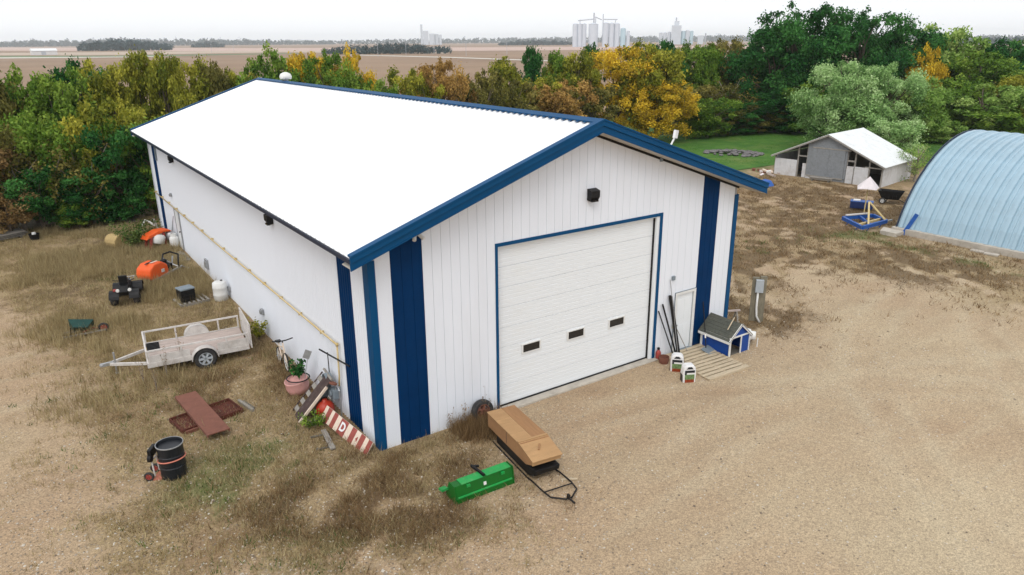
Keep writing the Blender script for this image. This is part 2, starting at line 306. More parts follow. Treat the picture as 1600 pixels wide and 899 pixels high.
def ground_material():
    m = bpy.data.materials.new('yard_ground'); m.use_nodes = True
    n = m.node_tree.nodes; l = m.node_tree.links; b = n['Principled BSDF']
    b.inputs['Roughness'].default_value = 0.95; b.inputs['Specular IOR Level'].default_value = 0.15
    tc = n.new('ShaderNodeTexCoord'); P = tc.outputs['Object']
    def noise(s, d=5, r=0.6, off=(0, 0, 0), sc=(1, 1, 1), rot=0):
        mp = n.new('ShaderNodeMapping'); mp.inputs['Location'].default_value = off; mp.inputs['Scale'].default_value = sc; mp.inputs['Rotation'].default_value = (0, 0, rot)
        l.new(P, mp.inputs[0]); x = n.new('ShaderNodeTexNoise'); x.inputs['Scale'].default_value = s; x.inputs['Detail'].default_value = d
        x.inputs['Roughness'].default_value = r; l.new(mp.outputs[0], x.inputs['Vector']); return x.outputs[0]
    def ramp(x, a, b_, ca, cb):
        r = n.new('ShaderNodeValToRGB'); r.color_ramp.elements[0].position = a; r.color_ramp.elements[1].position = b_
        r.color_ramp.elements[0].color = (*ca, 1); r.color_ramp.elements[1].color = (*cb, 1); l.new(x, r.inputs[0]); return r.outputs[0]
    def mix(f, a, b_, t='MIX'):
        x = n.new('ShaderNodeMix'); x.data_type = 'RGBA'; x.blend_type = t
        if isinstance(f, float): x.inputs[0].default_value = f
        else: l.new(f, x.inputs[0])
        for k, q in ((6, a), (7, b_)):
            if isinstance(q, tuple): x.inputs[k].default_value = (*q, 1)
            else: l.new(q, x.inputs[k])
        return x.outputs[2]
    def math_(op, a, b_):
        x = n.new('ShaderNodeMath'); x.operation = op; x.use_clamp = True
        for k, q in ((0, a), (1, b_)):
            if isinstance(q, float): x.inputs[k].default_value = q
            else: l.new(q, x.inputs[k])
        return x.outputs[0]
    g = ramp(noise(0.35, 6), 0.3, 0.7, (0.32, 0.222, 0.142), (0.395, 0.298, 0.195))
    g = mix(math_('MULTIPLY', noise(0.9, 6, .6, (5, 2, 0), (1, 3.0, 1), 0.5), 0.55), g, (0.41, 0.295, 0.195))
    g = mix(ramp(noise(0.16, 3, .5, (2, 9, 0)), 0.5, 0.7, (0, 0, 0), (0.5, 0.5, 0.5)), g, (0.385, 0.315, 0.21))
    # wheel tracks: broad pale and brown streaks across the yard
    tr = ramp(noise(0.55, 4, .55, (1, 7, 0), (0.25, 2.2, 1), 0.55), 0.52, 0.68, (0, 0, 0), (0.3, 0.3, 0.3)); g = mix(tr, g, (0.26, 0.19, 0.12))
    tr2 = ramp(noise(0.6, 4, .55, (11, 3, 0), (0.3, 2.5, 1), -0.5), 0.54, 0.7, (0, 0, 0), (0.45, 0.45, 0.45)); g = mix(tr2, g, (0.44, 0.36, 0.25))
    ta = n.new('ShaderNodeAttribute'); ta.attribute_name = 'track'; ts = n.new('ShaderNodeSeparateColor'); l.new(ta.outputs['Color'], ts.inputs[0])
    tn = ramp(noise(0.5, 5, .65, (4, 4, 0)), 0.3, 0.55, (0, 0, 0), (1, 1, 1))
    g = mix(math_('MULTIPLY', math_('MULTIPLY', ts.outputs[0], tn), 0.3), g, (0.225, 0.158, 0.1))
    g = mix(math_('MULTIPLY', math_('MULTIPLY', ts.outputs[1], tn), 0.45), g, (0.47, 0.40, 0.29))
    g = mix(math_('MULTIPLY', ts.outputs[2], 0.7), g, (0.475, 0.39, 0.27))
    for s, lo, hi, amt in ((20, 0.84, 1.13, 0.7), (46, 0.64, 1.38, 0.8)):
        vo = n.new('ShaderNodeTexVoronoi'); vo.inputs['Scale'].default_value = s; l.new(P, vo.inputs['Vector'])
        sx = n.new('ShaderNodeSeparateColor'); l.new(vo.outputs['Color'], sx.inputs[0])
        k = ramp(sx.outputs[0], 0.05, 0.95, (lo,)*3, (hi, hi, hi*0.97)); k2 = mix(amt, (1.0, 1.0, 1.0), k)
        g = mix(0.85, g, mix(1.0, g, k2, 'MULTIPLY'))
    wh = n.new('ShaderNodeTexVoronoi'); wh.inputs['Scale'].default_value = 7; l.new(P, wh.inputs['Vector'])
    wf = math_('MULTIPLY', math_('LESS_THAN', wh.outputs['Distance'], 0.17), math_('GREATER_THAN', noise(3.0, 3), 0.54))
    g = mix(math_('MULTIPLY', wf, 0.55), g, (0.56, 0.5, 0.41))
    at_ = n.new('ShaderNodeAttribute'); at_.attribute_name = 'zone'; sp = n.new('ShaderNodeSeparateColor'); l.new(at_.outputs['Color'], sp.inputs[0])
    fine = noise(5, 6, .7); fine2 = noise(13, 5, .7, (3, 1, 0))
    def edge(ch, a=0.9):
        x = math_('SUBTRACT', math_('ADD', sp.outputs[ch], math_('MULTIPLY', fine, 0.9)), 0.52)
        return ramp(x, 0.12, 0.62, (0, 0, 0), (a, a, a))
    straw = ramp(fine2, 0.3, 0.7, (0.13, 0.095, 0.045), (0.36, 0.28, 0.15))
    dark = ramp(fine2, 0.3, 0.75, (0.045, 0.03, 0.016), (0.16, 0.105, 0.058))
    grn = ramp(fine2, 0.3, 0.7, (0.05, 0.085, 0.02), (0.14, 0.17, 0.055))
    vs_ = n.new('ShaderNodeTexVoronoi'); vs_.inputs['Scale'].default_value = 26; l.new(P, vs_.inputs['Vector']); vsc = n.new('ShaderNodeSeparateColor'); l.new(vs_.outputs['Color'], vsc.inputs[0])
    straw = mix(1.0, straw, ramp(vsc.outputs[0], 0.05, 0.95, (0.55, 0.55, 0.55), (1.5, 1.46, 1.4)), 'MULTIPLY')
    straw = mix(ramp(noise(0.45, 4, .6, (8, 1, 0)), 0.5, 0.66, (0, 0, 0), (0.6, 0.6, 0.6)), straw, (0.17, 0.095, 0.05))
    c = mix(edge(0, 0.85), g, straw); c = mix(edge(1, 0.92), c, dark); c = mix(edge(2, 0.85), c, grn)
    l.new(c, b.inputs['Base Color'])
    v2 = n.new('ShaderNodeTexVoronoi'); v2.inputs['Scale'].default_value = 17; l.new(P, v2.inputs['Vector'])
    hgt = n.new('ShaderNodeMath'); hgt.operation = 'MULTIPLY_ADD'; l.new(noise(2.2, 8, .75), hgt.inputs[0]); hgt.inputs[1].default_value = 2.2; l.new(v2.outputs['Distance'], hgt.inputs[2])
    bp = n.new('ShaderNodeBump'); bp.inputs['Strength'].default_value = 0.5; bp.inputs['Distance'].default_value = 0.03
    l.new(hgt.outputs[0], bp.inputs['Height']); l.new(bp.outputs[0], b.inputs['Normal'])
    return m

def gh(X, Y):      # gentle unevenness of the yard, flat where things stand close to the wall
    a = (fbm(X*0.3+5, Y*0.3+2)-0.5)*0.05 + (fbm(X*1.3, Y*1.3, 3)-0.5)*0.035 + 0.012
    return np.clip(a, -0.004, 0.035)
gx = np.arange(-24, 60.01, 0.24); gy = np.arange(-16, 36.01, 0.24)
XX, YY = np.meshgrid(gx, gy); nx, ny = len(gx), len(gy)
V = np.stack([XX.ravel(), YY.ravel(), gh(XX, YY).ravel()], 1)
ii = np.arange(nx*ny).reshape(ny, nx)
F = np.stack([ii[:-1, :-1].ravel(), ii[:-1, 1:].ravel(), ii[1:, 1:].ravel(), ii[1:, :-1].ravel()], 1)
me = np_mesh('ground', V, F, ground_material())
zs = zones(V[:, 0], V[:, 1]); zc = np.ones((len(V), 4), np.float32)
for k in range(3): zc[:, k] = zs[k]
ca = me.attributes.new('zone', 'FLOAT_COLOR', 'POINT'); ca.data.foreach_set('color', zc.ravel())
def tracks(X, Y):
    wob = (fbm(X*.25+8, Y*.25+3)-.5)*1.2; T_ = np.zeros_like(X); Lg = np.zeros_like(X)
    for cx, cy, r in ((30, -22, 15.5), (26, -21, 19.5), (9, -31, 26), (34, -26, 24), (2, -22, 20.5)):
        d = np.hypot(X-cx, Y-cy)+wob-r
        for o in (0, 1.75): T_ = np.maximum(T_, np.exp(-((d-o)/.16)**2))
        Lg = np.maximum(Lg, np.maximum(np.exp(-((d-.88)/.3)**2), np.exp(-((d+.45)/.2)**2)*.7))
    for a, b2 in ((.42, -11.5), (.35, -8.5)):
        d = Y-(a*X+b2)+wob
        for o in (0, 1.75): T_ = np.maximum(T_, np.exp(-((d-o)/.18)**2)*smooth(12, 15, X))
    pale = smooth(2, 16, X-Y*.6)*(1-smooth(2, 6, Y))*.6+.5*blob(X, Y, 12, -12, 9, 6)
    m_ = smooth(3.5, 7, X)*(1-zones(X, Y)[0]); return T_*m_, Lg*m_, np.clip(pale, 0, 1)*fbm(X*.3+3, Y*.3)*1.3
tk = np.ones((len(V), 4), np.float32)
for k, q in enumerate(tracks(V[:, 0], V[:, 1])): tk[:, k] = np.clip(q, 0, 1)
ta_ = me.attributes.new('track', 'FLOAT_COLOR', 'POINT'); ta_.data.foreach_set('color', tk.ravel())
for p in me.polygons: p.use_smooth = True
tag(inst(me, 'ground'), kind='structure')

field = mat('stubble_field', (0.23, 0.145, 0.085), 0.95, 0.12, 0.01, c2=(0.3, 0.2, 0.125), dirt=(0.22, 0.17, 0.1), dscale=0.03, damt=0.5)
paleF = mat('pale_stubble', (0.42, 0.33, 0.25), 0.95, 0.1, 0.01)
pinkF = mat('pink_stubble', (0.46, 0.33, 0.27), 0.95, 0.08, 0.01)
greenF = mat('green_strip', (0.13, 0.17, 0.08), 0.95, 0.2, 0.02)
lawnM = mat('lawn_ground', (0.035, 0.13, 0.01), 0.95, 0.2, 0.5, c2=(0.08, 0.19, 0.02), dirt=(0.16, 0.17, 0.05), dscale=0.25, damt=0.6, bump=0.4, bscale=6)
roadM = mat('gravel_road', (0.6, 0.57, 0.5), 0.95, 0.05, 0.1)
b_ = MB(); b_.add([(-3000, -1500, -0.30), (6500, -1500, -0.30), (6500, 7000, -0.30), (-3000, 7000, -0.30)], [(0, 1, 2, 3)])
tag(b_.build('field', field), kind='structure')
def strip(name, pix, z, m):
    b = MB(); b.add([at(u, v, z) for u, v in pix], [tuple(range(len(pix)))]); return tag(b.build(name, m), kind='structure')
strip('field_strip', [(-200, 79), (400, 80.5), (760, 79.5), (1700, 71), (1700, 68), (760, 74), (400, 75.5), (-200, 74)], -0.26, pinkF)
strip('field_strip', [(-300, 88), (180, 86), (440, 82), (700, 84), (700, 80.5), (440, 79.5), (0, 83), (-300, 84)], -0.25, paleF)
strip('grass_strip', [(-200, 91), (180, 89.5), (470, 84), (470, 83), (180, 87), (-200, 88)], -0.22, greenF)
strip('country_road', [(540, 86.2), (700, 90.3), (900, 97.5), (900, 96.2), (700, 89.2), (540, 85.4)], -0.2, roadM)
strip('country_road', [(-60, 92), (120, 90.5), (250, 89), (250, 88.2), (120, 89.4), (-60, 90.3)], -0.2, roadM)
lw = MB(); lw.add([(x, y, 0.05) for x, y in ((30, 23), (47, 22.5), (56, 19.5), (60, -10), (110, -10), (110, 60), (22, 60), (22, 26))], [tuple(range(8))])
tag(lw.build('lawn', lawnM), kind='structure')
ud = MB(); ud.add([(-80, 33.8, 0.045), (22, 33.8, 0.045), (22, 62, 0.045), (-80, 62, 0.045)], [(0, 1, 2, 3)])
tag(ud.build('woodland_floor', mat('leaf_litter', (0.06, 0.05, 0.025), 0.95, 0.4, 1.5, c2=(0.13, 0.1, 0.04))), kind='structure')

# ------------------------------------------------------------------ the steel shop building
W, L, HE, HR, OE, OF = 13.626, 30.113, 5.587, 8.166, 0.687, 0.64
SL = (HR-HE)/(W/2+OE)
def roofz(x): return HE + SL*((x+OE) if x < W/2 else (W+OE-x))
shop = thing('shop_building', 'large white steel shop with blue stripes and white gable roof', 'building')
GAP = 0.008
def wall_piece(x0, x1, z0, zfun, m, y=0.0, t=0.03):
    pts = [(x0+GAP/2, z0), (x1-GAP/2, z0), (x1-GAP/2, zfun(x1))]
    if x0 < W/2 < x1: pts.append((W/2, zfun(W/2)))
    pts.append((x0+GAP/2, zfun(x0)))
    b = MB(); b.prism(pts, 'y', y-t, y); return b.build('wall_panel', m, shop)
def wtop(x): return roofz(x)-0.33
# backing walls (one shell)
b = MB()
b.prism([(0.02, -0.2), (3.62, -0.2), (3.62, wtop(3.62)), (0.02, wtop(0))], 'y', 0.001, 0.2)
b.prism([(3.62, 5.08), (10.05, 5.08), (10.05, wtop(10.05)), (W/2, wtop(W/2)), (3.62, wtop(3.62))], 'y', 0.001, 0.2)
b.prism([(10.05, -0.2), (10.86, -0.2), (10.86, wtop(10.86)), (10.05, wtop(10.05))], 'y', 0.001, 0.2)
b.prism([(10.86, 2.18), (11.9, 2.18), (11.9, wtop(11.9)), (10.86, wtop(10.86))], 'y', 0.001, 0.2)
b.prism([(11.9, -0.2), (W-0.02, -0.2), (W-0.02, wtop(W)), (11.9, wtop(11.9))], 'y', 0.001, 0.2)
b.bb(0.001, 0.2, 0.2, L-0.2, -0.2, 5.4); b.bb(W-0.2, W-0.001, 0.2, L-0.2, -0.2, 5.4)
b.prism([(0.02, -0.2), (W-0.02, -0.2), (W-0.02, wtop(W)), (W/2, wtop(W/2)), (0.02, wtop(0))], 'y', L-0.2, L-0.001)
b.build('wall_frame', 'core', shop)
def split(a, c, w):
    n = max(1, round((c-a)/w)); return [(a+(c-a)*i/n, a+(c-a)*(i+1)/n) for i in range(n)]
# front gable: narrow upright sheets, painted bands
Zb = -0.06
for a, c, m in ((0.15, 0.57, 'white'), (0.57, 1.46, 'blue'), (1.46, 3.66, 'white'), (10.02, 10.86, 'white'), (11.86, 12.66, 'blue'), (12.66, 13.46, 'white')):
    for x0, x1 in split(a, c, 0.29): wall_piece(x0, x1, Zb, wtop, m)
for x0, x1 in split(3.66, 10.02, 0.29): wall_piece(x0, x1, 5.07, wtop, 'white')
for x0, x1 in split(10.86, 11.86, 0.29): wall_piece(x0, x1, 2.19, wtop, 'white')
# long side walls and back: ribbed sheets about 0.9 m wide
def ribbed(w, h, m, name, step=0.15):
    prof = []; n = max(2, round(w/step)); s = w/n
    for i in range(n): prof += [(i*s+0.0, 0.0), (i*s+0.035, -0.022), (i*s+0.065, -0.022), (i*s+0.095, 0.0)]
    prof.append((w-0.004, 0.0)); k = len(prof)
    vs = [(0.0+o, p[0], z) for z in (0, h) for p in prof for o in (p[1],)]
    vs += [(0.012, 0.0, 0), (0.012, w-0.004, 0), (0.012, 0.0, h), (0.012, w-0.004, h)]
    fs = [(i, i+1, k+i+1, k+i) for i in range(k-1)]
    fs += [(2*k, 2*k+2, k, 0), (k-1, 2*k-1, 2*k+3, 2*k+1)]
    b = MB(); b.add(vs, fs); return b.mesh(name, m)
segs = [(0.27, 1.15, 'white'), (1.15, 2.06, 'blue'), (28.05, 29.05, 'blue'), (29.05, 30.0, 'white')] + [(y0, y1, 'white') for y0, y1 in split(2.06, 28.05, 0.91)]
cache = {}
for y0, y1, m in segs:
    k = (round(y1-y0, 3), m)
    if k not in cache: cache[k] = ribbed(y1-y0, 5.28+0.06, m, 'wall_panel')
    inst(cache[k], 'wall_panel', shop, (-0.013, y0, Zb))
    if m == 'white' and y0 > 2.1 and y0 < 28: inst(cache[k], 'wall_panel', shop, (W+0.013, y0+k[0], Zb), math.pi)
for x0, x1 in split(0.15, W-0.15, 0.95): wall_piece(x0, x1, Zb, wtop, 'white', L+0.031)
# corner trims
for (x, sx) in ((0, -1), (W, 1)):
    for (y, sy, wy) in ((0, -1, 0.27), (L, 1, 0.12)):
        b = MB(); m = 'trim' if sy < 0 else 'white'
        xi = x+0.155*(-sx); yi = y+wy*(-sy)
        xo, yo = x+0.045*sx, y+0.045*sy
        for lo, hi in ((Zb-0.03, 5.22),):
            b.bb(min(xi, xo), max(xi, xo), min(y+0.032*sy, yo), max(y+0.032*sy, yo), lo, hi)
            b.bb(min(x+0.036*sx, xo), max(x+0.036*sx, xo), min(yi, y+0.032*sy), max(yi, y+0.032*sy), lo, hi)
        b.build('corner_trim', m, shop)
# base: flashing and foundation strip
b = MB(); b.bb(-0.06, 3.6, -0.11, -0.0, -0.25, -0.03); b.bb(10.1, W+0.06, -0.11, 0.0, -0.25, -0.03); b.bb(-0.08, -0.0, 0.0, L, -0.25, -0.06); b.bb(W, W+0.08, 0, L, -0.25, -0.06)
b.build('foundation', 'concrete', shop)
# roof sheets: raised ribs running up the slope
slope_len = math.hypot(W/2+OE, HR-HE); ang = math.atan(SL)
rw = (L+2*OF)/34
prof = []
for i in range(3):
    o = i*rw/3; prof += [(o, 0), (o+0.02, 0.03), (o+0.06, 0.03), (o+0.08, 0)]
prof.append((rw-0.004, 0)); k = len(prof)
b = MB(); vs = [(s, p[0], p[1]) for s in (0, slope_len) for p in prof] + [(s, y, -0.02) for s in (0, slope_len) for y in (0, rw-0.004)]
b.add(vs, [(i, i+1, k+i+1, k+i) for i in range(k-1)] + [(2*k, 2*k+1, 2*k+3, 2*k+2), tuple([2*k]+list(range(k))+[2*k+1])[::-1]])
rm = b.mesh('roof_panel', 'roof')
roof = bpy.data.objects.new('roof', None); COL.objects.link(roof); roof.parent = shop
for i in range(34):
    inst(rm, 'roof_panel', roof, (-OE, -OF+i*rw, HE-0.03), rot=(0, -ang, 0))
    inst(rm, 'roof_panel', roof, (W+OE, -OF+(i+1)*rw, HE-0.03), rot=(0, -ang, math.pi))
# ridge cap with scalloped closure
b = MB()
for s in (-1, 1):
    x0, x1 = W/2, W/2+s*0.22
    b.add([(x0, -OF-0.02, HR+0.05), (x0, L+OF+0.02, HR+0.05), (x1, L+OF+0.02, HR+0.05-0.22*SL), (x1, -OF-0.02, HR+0.05-0.22*SL),
           (x0, -OF-0.02, HR+0.035), (x0, L+OF+0.02, HR+0.035), (x1, L+OF+0.02, HR+0.03-0.22*SL), (x1, -OF-0.02, HR+0.03-0.22*SL)],
          [(0, 1, 2, 3), (7, 6, 5, 4), (3, 2, 6, 7), (0, 3, 7, 4), (1, 5, 6, 2)])
rc = b.build('ridge_cap', 'trim', roof)
b = MB()
for i in range(102):
    y = -OF+0.15+i*rw/3
    for s in (-1, 1): b.box((W/2+s*0.24, y+0.02, HR+0.022-0.24*SL), (0.07, 0.12, 0.014), RY(s*ang))
tag(b.build('ridge_closure', 'trim', roof), kind='stuff')
# rake fascia (stepped profile), soffit, eaves
for s, nm in ((-1, 'l'), (1, 'r')):
    for yf, d in ((-OF, -1), (L+OF, 1)):
        b = MB()
        def X(t): return W/2 + s*t
        T1 = W/2+OE+0.02
        def band(y0, y1, za, zb):
            b.prism([(X(0), HR+za), (X(T1), HR+za-SL*T1), (X(T1), HR+zb-SL*T1), (X(0), HR+zb)], 'y', y0, y1)
        band(min(yf+d*0.09, yf-d*0.10), max(yf+d*0.09, yf-d*0.10), 0.012, 0.055)      # cap over the sheet edge
        band(min(yf+d*0.07, yf+d*0.004), max(yf+d*0.07, yf+d*0.004), -0.13, 0.011)
        band(min(yf+d*0.035, yf+d*0.004), max(yf+d*0.035, yf+d*0.004), -0.30, -0.131)
        band(min(yf+d*0.055, yf+d*0.003), max(yf+d*0.055, yf+d*0.003), -0.32, -0.301)
        b.build('rake_trim', 'trim', roof)
        b = MB()
        def sb(y0, y1): b.prism([(X(0.0), HR-0.302), (X(T1-0.04), HR-0.302-SL*(T1-0.04)), (X(T1-0.04), HR-0.326-SL*(T1-0.04)), (X(0.0), HR-0.326)], 'y', y0, y1)
        sb(*sorted((yf, yf-d*(OF-0.06)))); b.build('gable_soffit', 'soffit', roof)
        b = MB(); yw = -0.045 if d < 0 else L+0.075; b.prism([(X(0), HR-0.327), (X(W/2+.02), HR-0.327-SL*(W/2+.02)), (X(W/2+.02), HR-0.40-SL*(W/2+.02)), (X(0), HR-0.40)], 'y', *sorted((yw, yw-d*0.012))); b.build('soffit_shadow_strip', 'black', roof)  # black strip paints the shadow gap between soffit and wall
    xe = W/2+s*(W/2+OE)
    b = MB(); b.bb(*sorted((xe, xe+s*0.02)), -OF+0.004, L+OF-0.004, HE-0.17, HE-0.055)
    b.bb(*sorted((xe+s*0.021, xe+s*0.035)), -OF+0.004, L+OF-0.004, HE-0.085, HE-0.055); b.build('eave_trim', 'navy', roof)
    b = MB(); xi = 0.0 if s < 0 else W
    b.bb(*sorted((xe-s*0.004, xi+s*0.02)), 0.0, L, HE-0.165, HE-0.14); b.build('eave_soffit', 'soffit', roof)
# roof vent and antenna arm
b = MB(); v = at_y(468, 129, 27.0)
b.lathe([(0.12, -0.3), (0.12, 0.1), (0.3, 0.12), (0.34, 0.25), (0.28, 0.4), (0.12, 0.48), (0.0, 0.5)], 14, T((W/2+0.1, 26.0, HR)))
b.build('roof_vent', 'chalk', roof, smooth=True)
an = MB(); ax = 9.9; az = roofz(ax)
an.lathe([(0.14, 0), (0.12, 0.05), (0.03, 0.09), (0, 0.1)], 10, T((ax, -0.25, az+0.0)))
an.tube([(ax, -0.25, az+0.02), (ax+0.06, -0.25, az+0.12), (ax+0.2, -0.25, az+0.32)], 0.028, 6)
an.box((ax+0.22, -0.26, az+0.42), (0.11, 0.1, 0.24), RY(0.2)); an.build('antenna_arm', 'chalk', roof)
# overhead door
od = bpy.data.objects.new('overhead_door', None); COL.objects.link(od); od.parent = shop
DX0, DX1, DZ = 3.74, 9.94, 4.97
b = MB(); b.bb(3.66, DX0, -0.05, 0.14, -0.03, 5.07); b.bb(DX1-0.02, 10.03, -0.05, -0.02, -0.03, 5.07); b.bb(DX0, DX1-0.02, -0.05, 0.0, DZ, 5.07); b.build('door_trim', 'trim', od)
b = MB(); b.bb(9.80, DX1-0.002, -0.019, 0.17, -0.0, DZ); b.bb(DX0+0.001, 9.80, 0.001, 0.17, DZ-0.04, DZ-0.001); b.build('door_jamb', 'door', od)
b = MB(); b.bb(9.77, 9.80, 0.06, 0.14, 0.061, DZ-0.04); b.bb(DX0+0.002, 9.77, 0.08, 0.16, 0.061, 0.09); b.build('weather_seal', 'black', od)
ns = 8; sh = (DZ-0.04-0.09)/ns
b = MB(); pr = []
nr = 5
for i in range(nr):
    z0 = sh*i/nr; z1 = sh*(i+1)/nr
    pr += [(0.0, z0+0.006), (0.0, z1-0.014), (0.008, z1-0.008)]
pts = [(0.04, 0.001)] + pr + [(0.04, sh-0.001)]
b.prism([(p[0], p[1]) for p in pts], 'x', DX0+0.003, 9.77)
dm = b.mesh('door_section', 'door')
for i in range(ns): inst(dm, 'door_section', od, (0, 0.12, 0.09+i*sh))
for x0 in (4.68, 6.38, 8.06):
    b = MB(); x1 = x0+0.6; z0, z1 = 1.57, 1.81; y = 0.1
    b.bb(x0-0.05, x1+0.05, y-0.012, 0.119, z1, z1+0.03); b.bb(x0-0.05, x1+0.05, y-0.012, 0.119, z0-0.03, z0); b.bb(x0-0.05, x0, y-0.012, 0.119, z0, z1); b.bb(x1, x1+0.05, y-0.012, 0.119, z0, z1)
    b.build('window_frame', 'chalk', od)
    b = MB(); b.bb(x0, x1, y+0.002, 0.119, z0, z1); b.build('window_pane', 'glass', od)
b = MB(); b.bb(3.6, 10.1, -0.2, 0.19, -0.25, 0.06); b.build('door_sill', 'concrete', od, bevel=0.015)
# entrance door in the front wall
md = bpy.data.objects.new('entrance_door', None); COL.objects.link(md); md.parent = shop
x0, x1 = 10.9, 11.86
b = MB(); b.bb(x0-0.04, x0+0.05, -0.06, 0.1, 0, 2.19); b.bb(x1-0.09, x1-0.002, -0.06, 0.1, 0, 2.19); b.bb(x0+0.05, x1-0.09, -0.06, 0.1, 2.1, 2.19); b.build('door_frame', 'chalk', md)
b = MB(); b.bb(x0-0.06, x0-0.041, -0.062, -0.031, 0, 2.21); b.bb(x0-0.041, x1-0.002, -0.062, -0.031, 2.191, 2.21); b.bb(x0+0.0501, x0+0.066, -0.012, 0.0, 0.05, 2.09); b.bb(x0+0.066, x1-0.1, -0.012, 0.0, 2.075, 2.0899); b.bb(x1-0.108, x1-0.0915, -0.012, 0.0, 0.05, 2.09); b.build('door_outline', 'grey', md)  # grey strips outlining the frame and the gap around the leaf
b = MB(); b.bb(x0+0.052, x1-0.092, 0.0, 0.06, 0.05, 2.098)
b.build('door_leaf', 'door', md)
b = MB()
for z0, z1 in ((0.25, 0.95), (1.15, 1.9)):
    for a, c in ((x0+0.15, x0+0.42), (x0+0.48, x0+0.75)): b.bb(a, c, -0.006, -0.0005, z0, z1)
b.build('door_moulding', 'door', md)
b = MB(); b.lathe([(0.028, 0), (0.028, 0.02), (0.015, 0.03), (0.035, 0.06), (0.0, 0.08)], 10, T((x0+0.12, 0.0, 1.0), RX(math.pi/2))); b.build('door_knob', 'steel', md)
b = MB(); b.bb(x0-0.1, x0-0.015, -0.08, -0.061, 0.95, 1.12); b.build('yellow_latch_tag', 'impyel', md)
b = MB(); b.bb(x0+0.0, x1, -0.5, 0.1, -0.2, 0.045); b.build('threshold', 'grey', md)
# small side door at the rear of the long wall
sdr = bpy.data.objects.new('side_door', None); COL.objects.link(sdr); sdr.parent = shop
b = MB(); y0, y1 = 23.75, 24.75
b.bb(-0.09, -0.036, y0-0.06, y0, 0, 2.12); b.bb(-0.09, -0.036, y1, y1+0.06, 0, 2.12); b.bb(-0.09, -0.036, y0, y1, 2.06, 2.12); b.build('door_frame', 'steel', sdr)
b = MB(); b.bb(-0.06, -0.036, y0+0.003, y1-0.003, 0.03, 2.057); b.build('door_leaf', 'door', sdr)
b = MB(); b.lathe([(0.03, 0), (0.03, 0.03), (0.05, 0.06), (0, 0.08)], 8, T((-0.06, y0+0.1, 1.0), RY(-math.pi/2))); b.build('door_knob', 'black', sdr)
# yellow gas line on brackets
b = MB(); b.tube([(-0.12, 29.9, 2.16), (-0.12, 15, 2.2), (-0.12, 2.28, 2.26)], 0.028, 8); b.tube([(-0.12, 2.28, 2.3), (-0.12, 2.32, 1.3), (-0.12, 2.4, 0.95)], 0.028, 8)
b.lathe([(0, -0.05), (0.045, -0.04), (0.045, 0.04), (0, 0.05)], 8, T((-0.12, 2.28, 2.27)))
gp = b.build('gas_pipe', 'pipe', shop, smooth=True)
for i in range(15):
    b = MB(); y = 3.5+i*1.85; b.bb(-0.15, -0.036, y, y+0.03, 2.18, 2.265); b.build('pipe_clamp', 'pipe', gp)
# wall lamps, camera, small fittings
def wall_lamp(x, y, z, axis):
    o = bpy.data.objects.new('wall_lamp', None); COL.objects.link(o); o.parent = shop; o.location = (x, y, z); o.rotation_euler = (0, 0, axis)
    b = MB(); b.prism([(0, -0.16), (-0.12, -0.18), (-0.2, -0.06), (-0.2, 0.12), (-0.02, 0.17), (0, 0.17)], 'x', -0.16, 0.16); b.build('lamp_housing', 'black', o)
    b = MB(); b.bb(-0.12, 0.12, -0.19, -0.10, -0.20, -0.15); b.build('lamp_lens', 'glass', o)
wall_lamp(7.02, -0.032, 6.02, 0); wall_lamp(-0.036, 7.47, 4.86, -math.pi/2); wall_lamp(-0.036, 23.1, 4.86, -math.pi/2)
b = MB(); b.box((1.3, -0.06, 5.72), (0.1, 0.06, 0.12))
for s in (-1, 1): b.tube([(1.3+s*0.05, -0.08, 5.72), (1.3+s*0.13, -0.22, 5.60)], 0.05, 8)
b.build('floodlight', 'chalk', shop)
b = MB(); b.bb(10.62, 10.74, -0.1, -0.031, 2.7, 2.84); b.build('outlet_box', 'grey', shop)
b = MB(); b.bb(9.74, 9.84, -0.08, -0.031, 6.7, 6.82); b.build('junction_box', 'grey', shop)
for y, z, s in ((18.5, 0.6, 0.22), (14.7, 0.45, 0.1), (9.9, 0.9, 0.1), (25.0, 2.75, 0.09)):
    b = MB(); b.bb(-0.12, -0.036, y-s, y+s, z-s, z+s); b.bb(-0.16, -0.12, y-s*0.7, y+s*0.7, z-s*0.8, z+s*0.5); b.build('wall_vent', 'steel', shop)
b = MB(); b.bb(-0.1, -0.04, 27.6, 27.8, 4.2, 5.05); b.build('meter_cabinet', 'grey', shop)

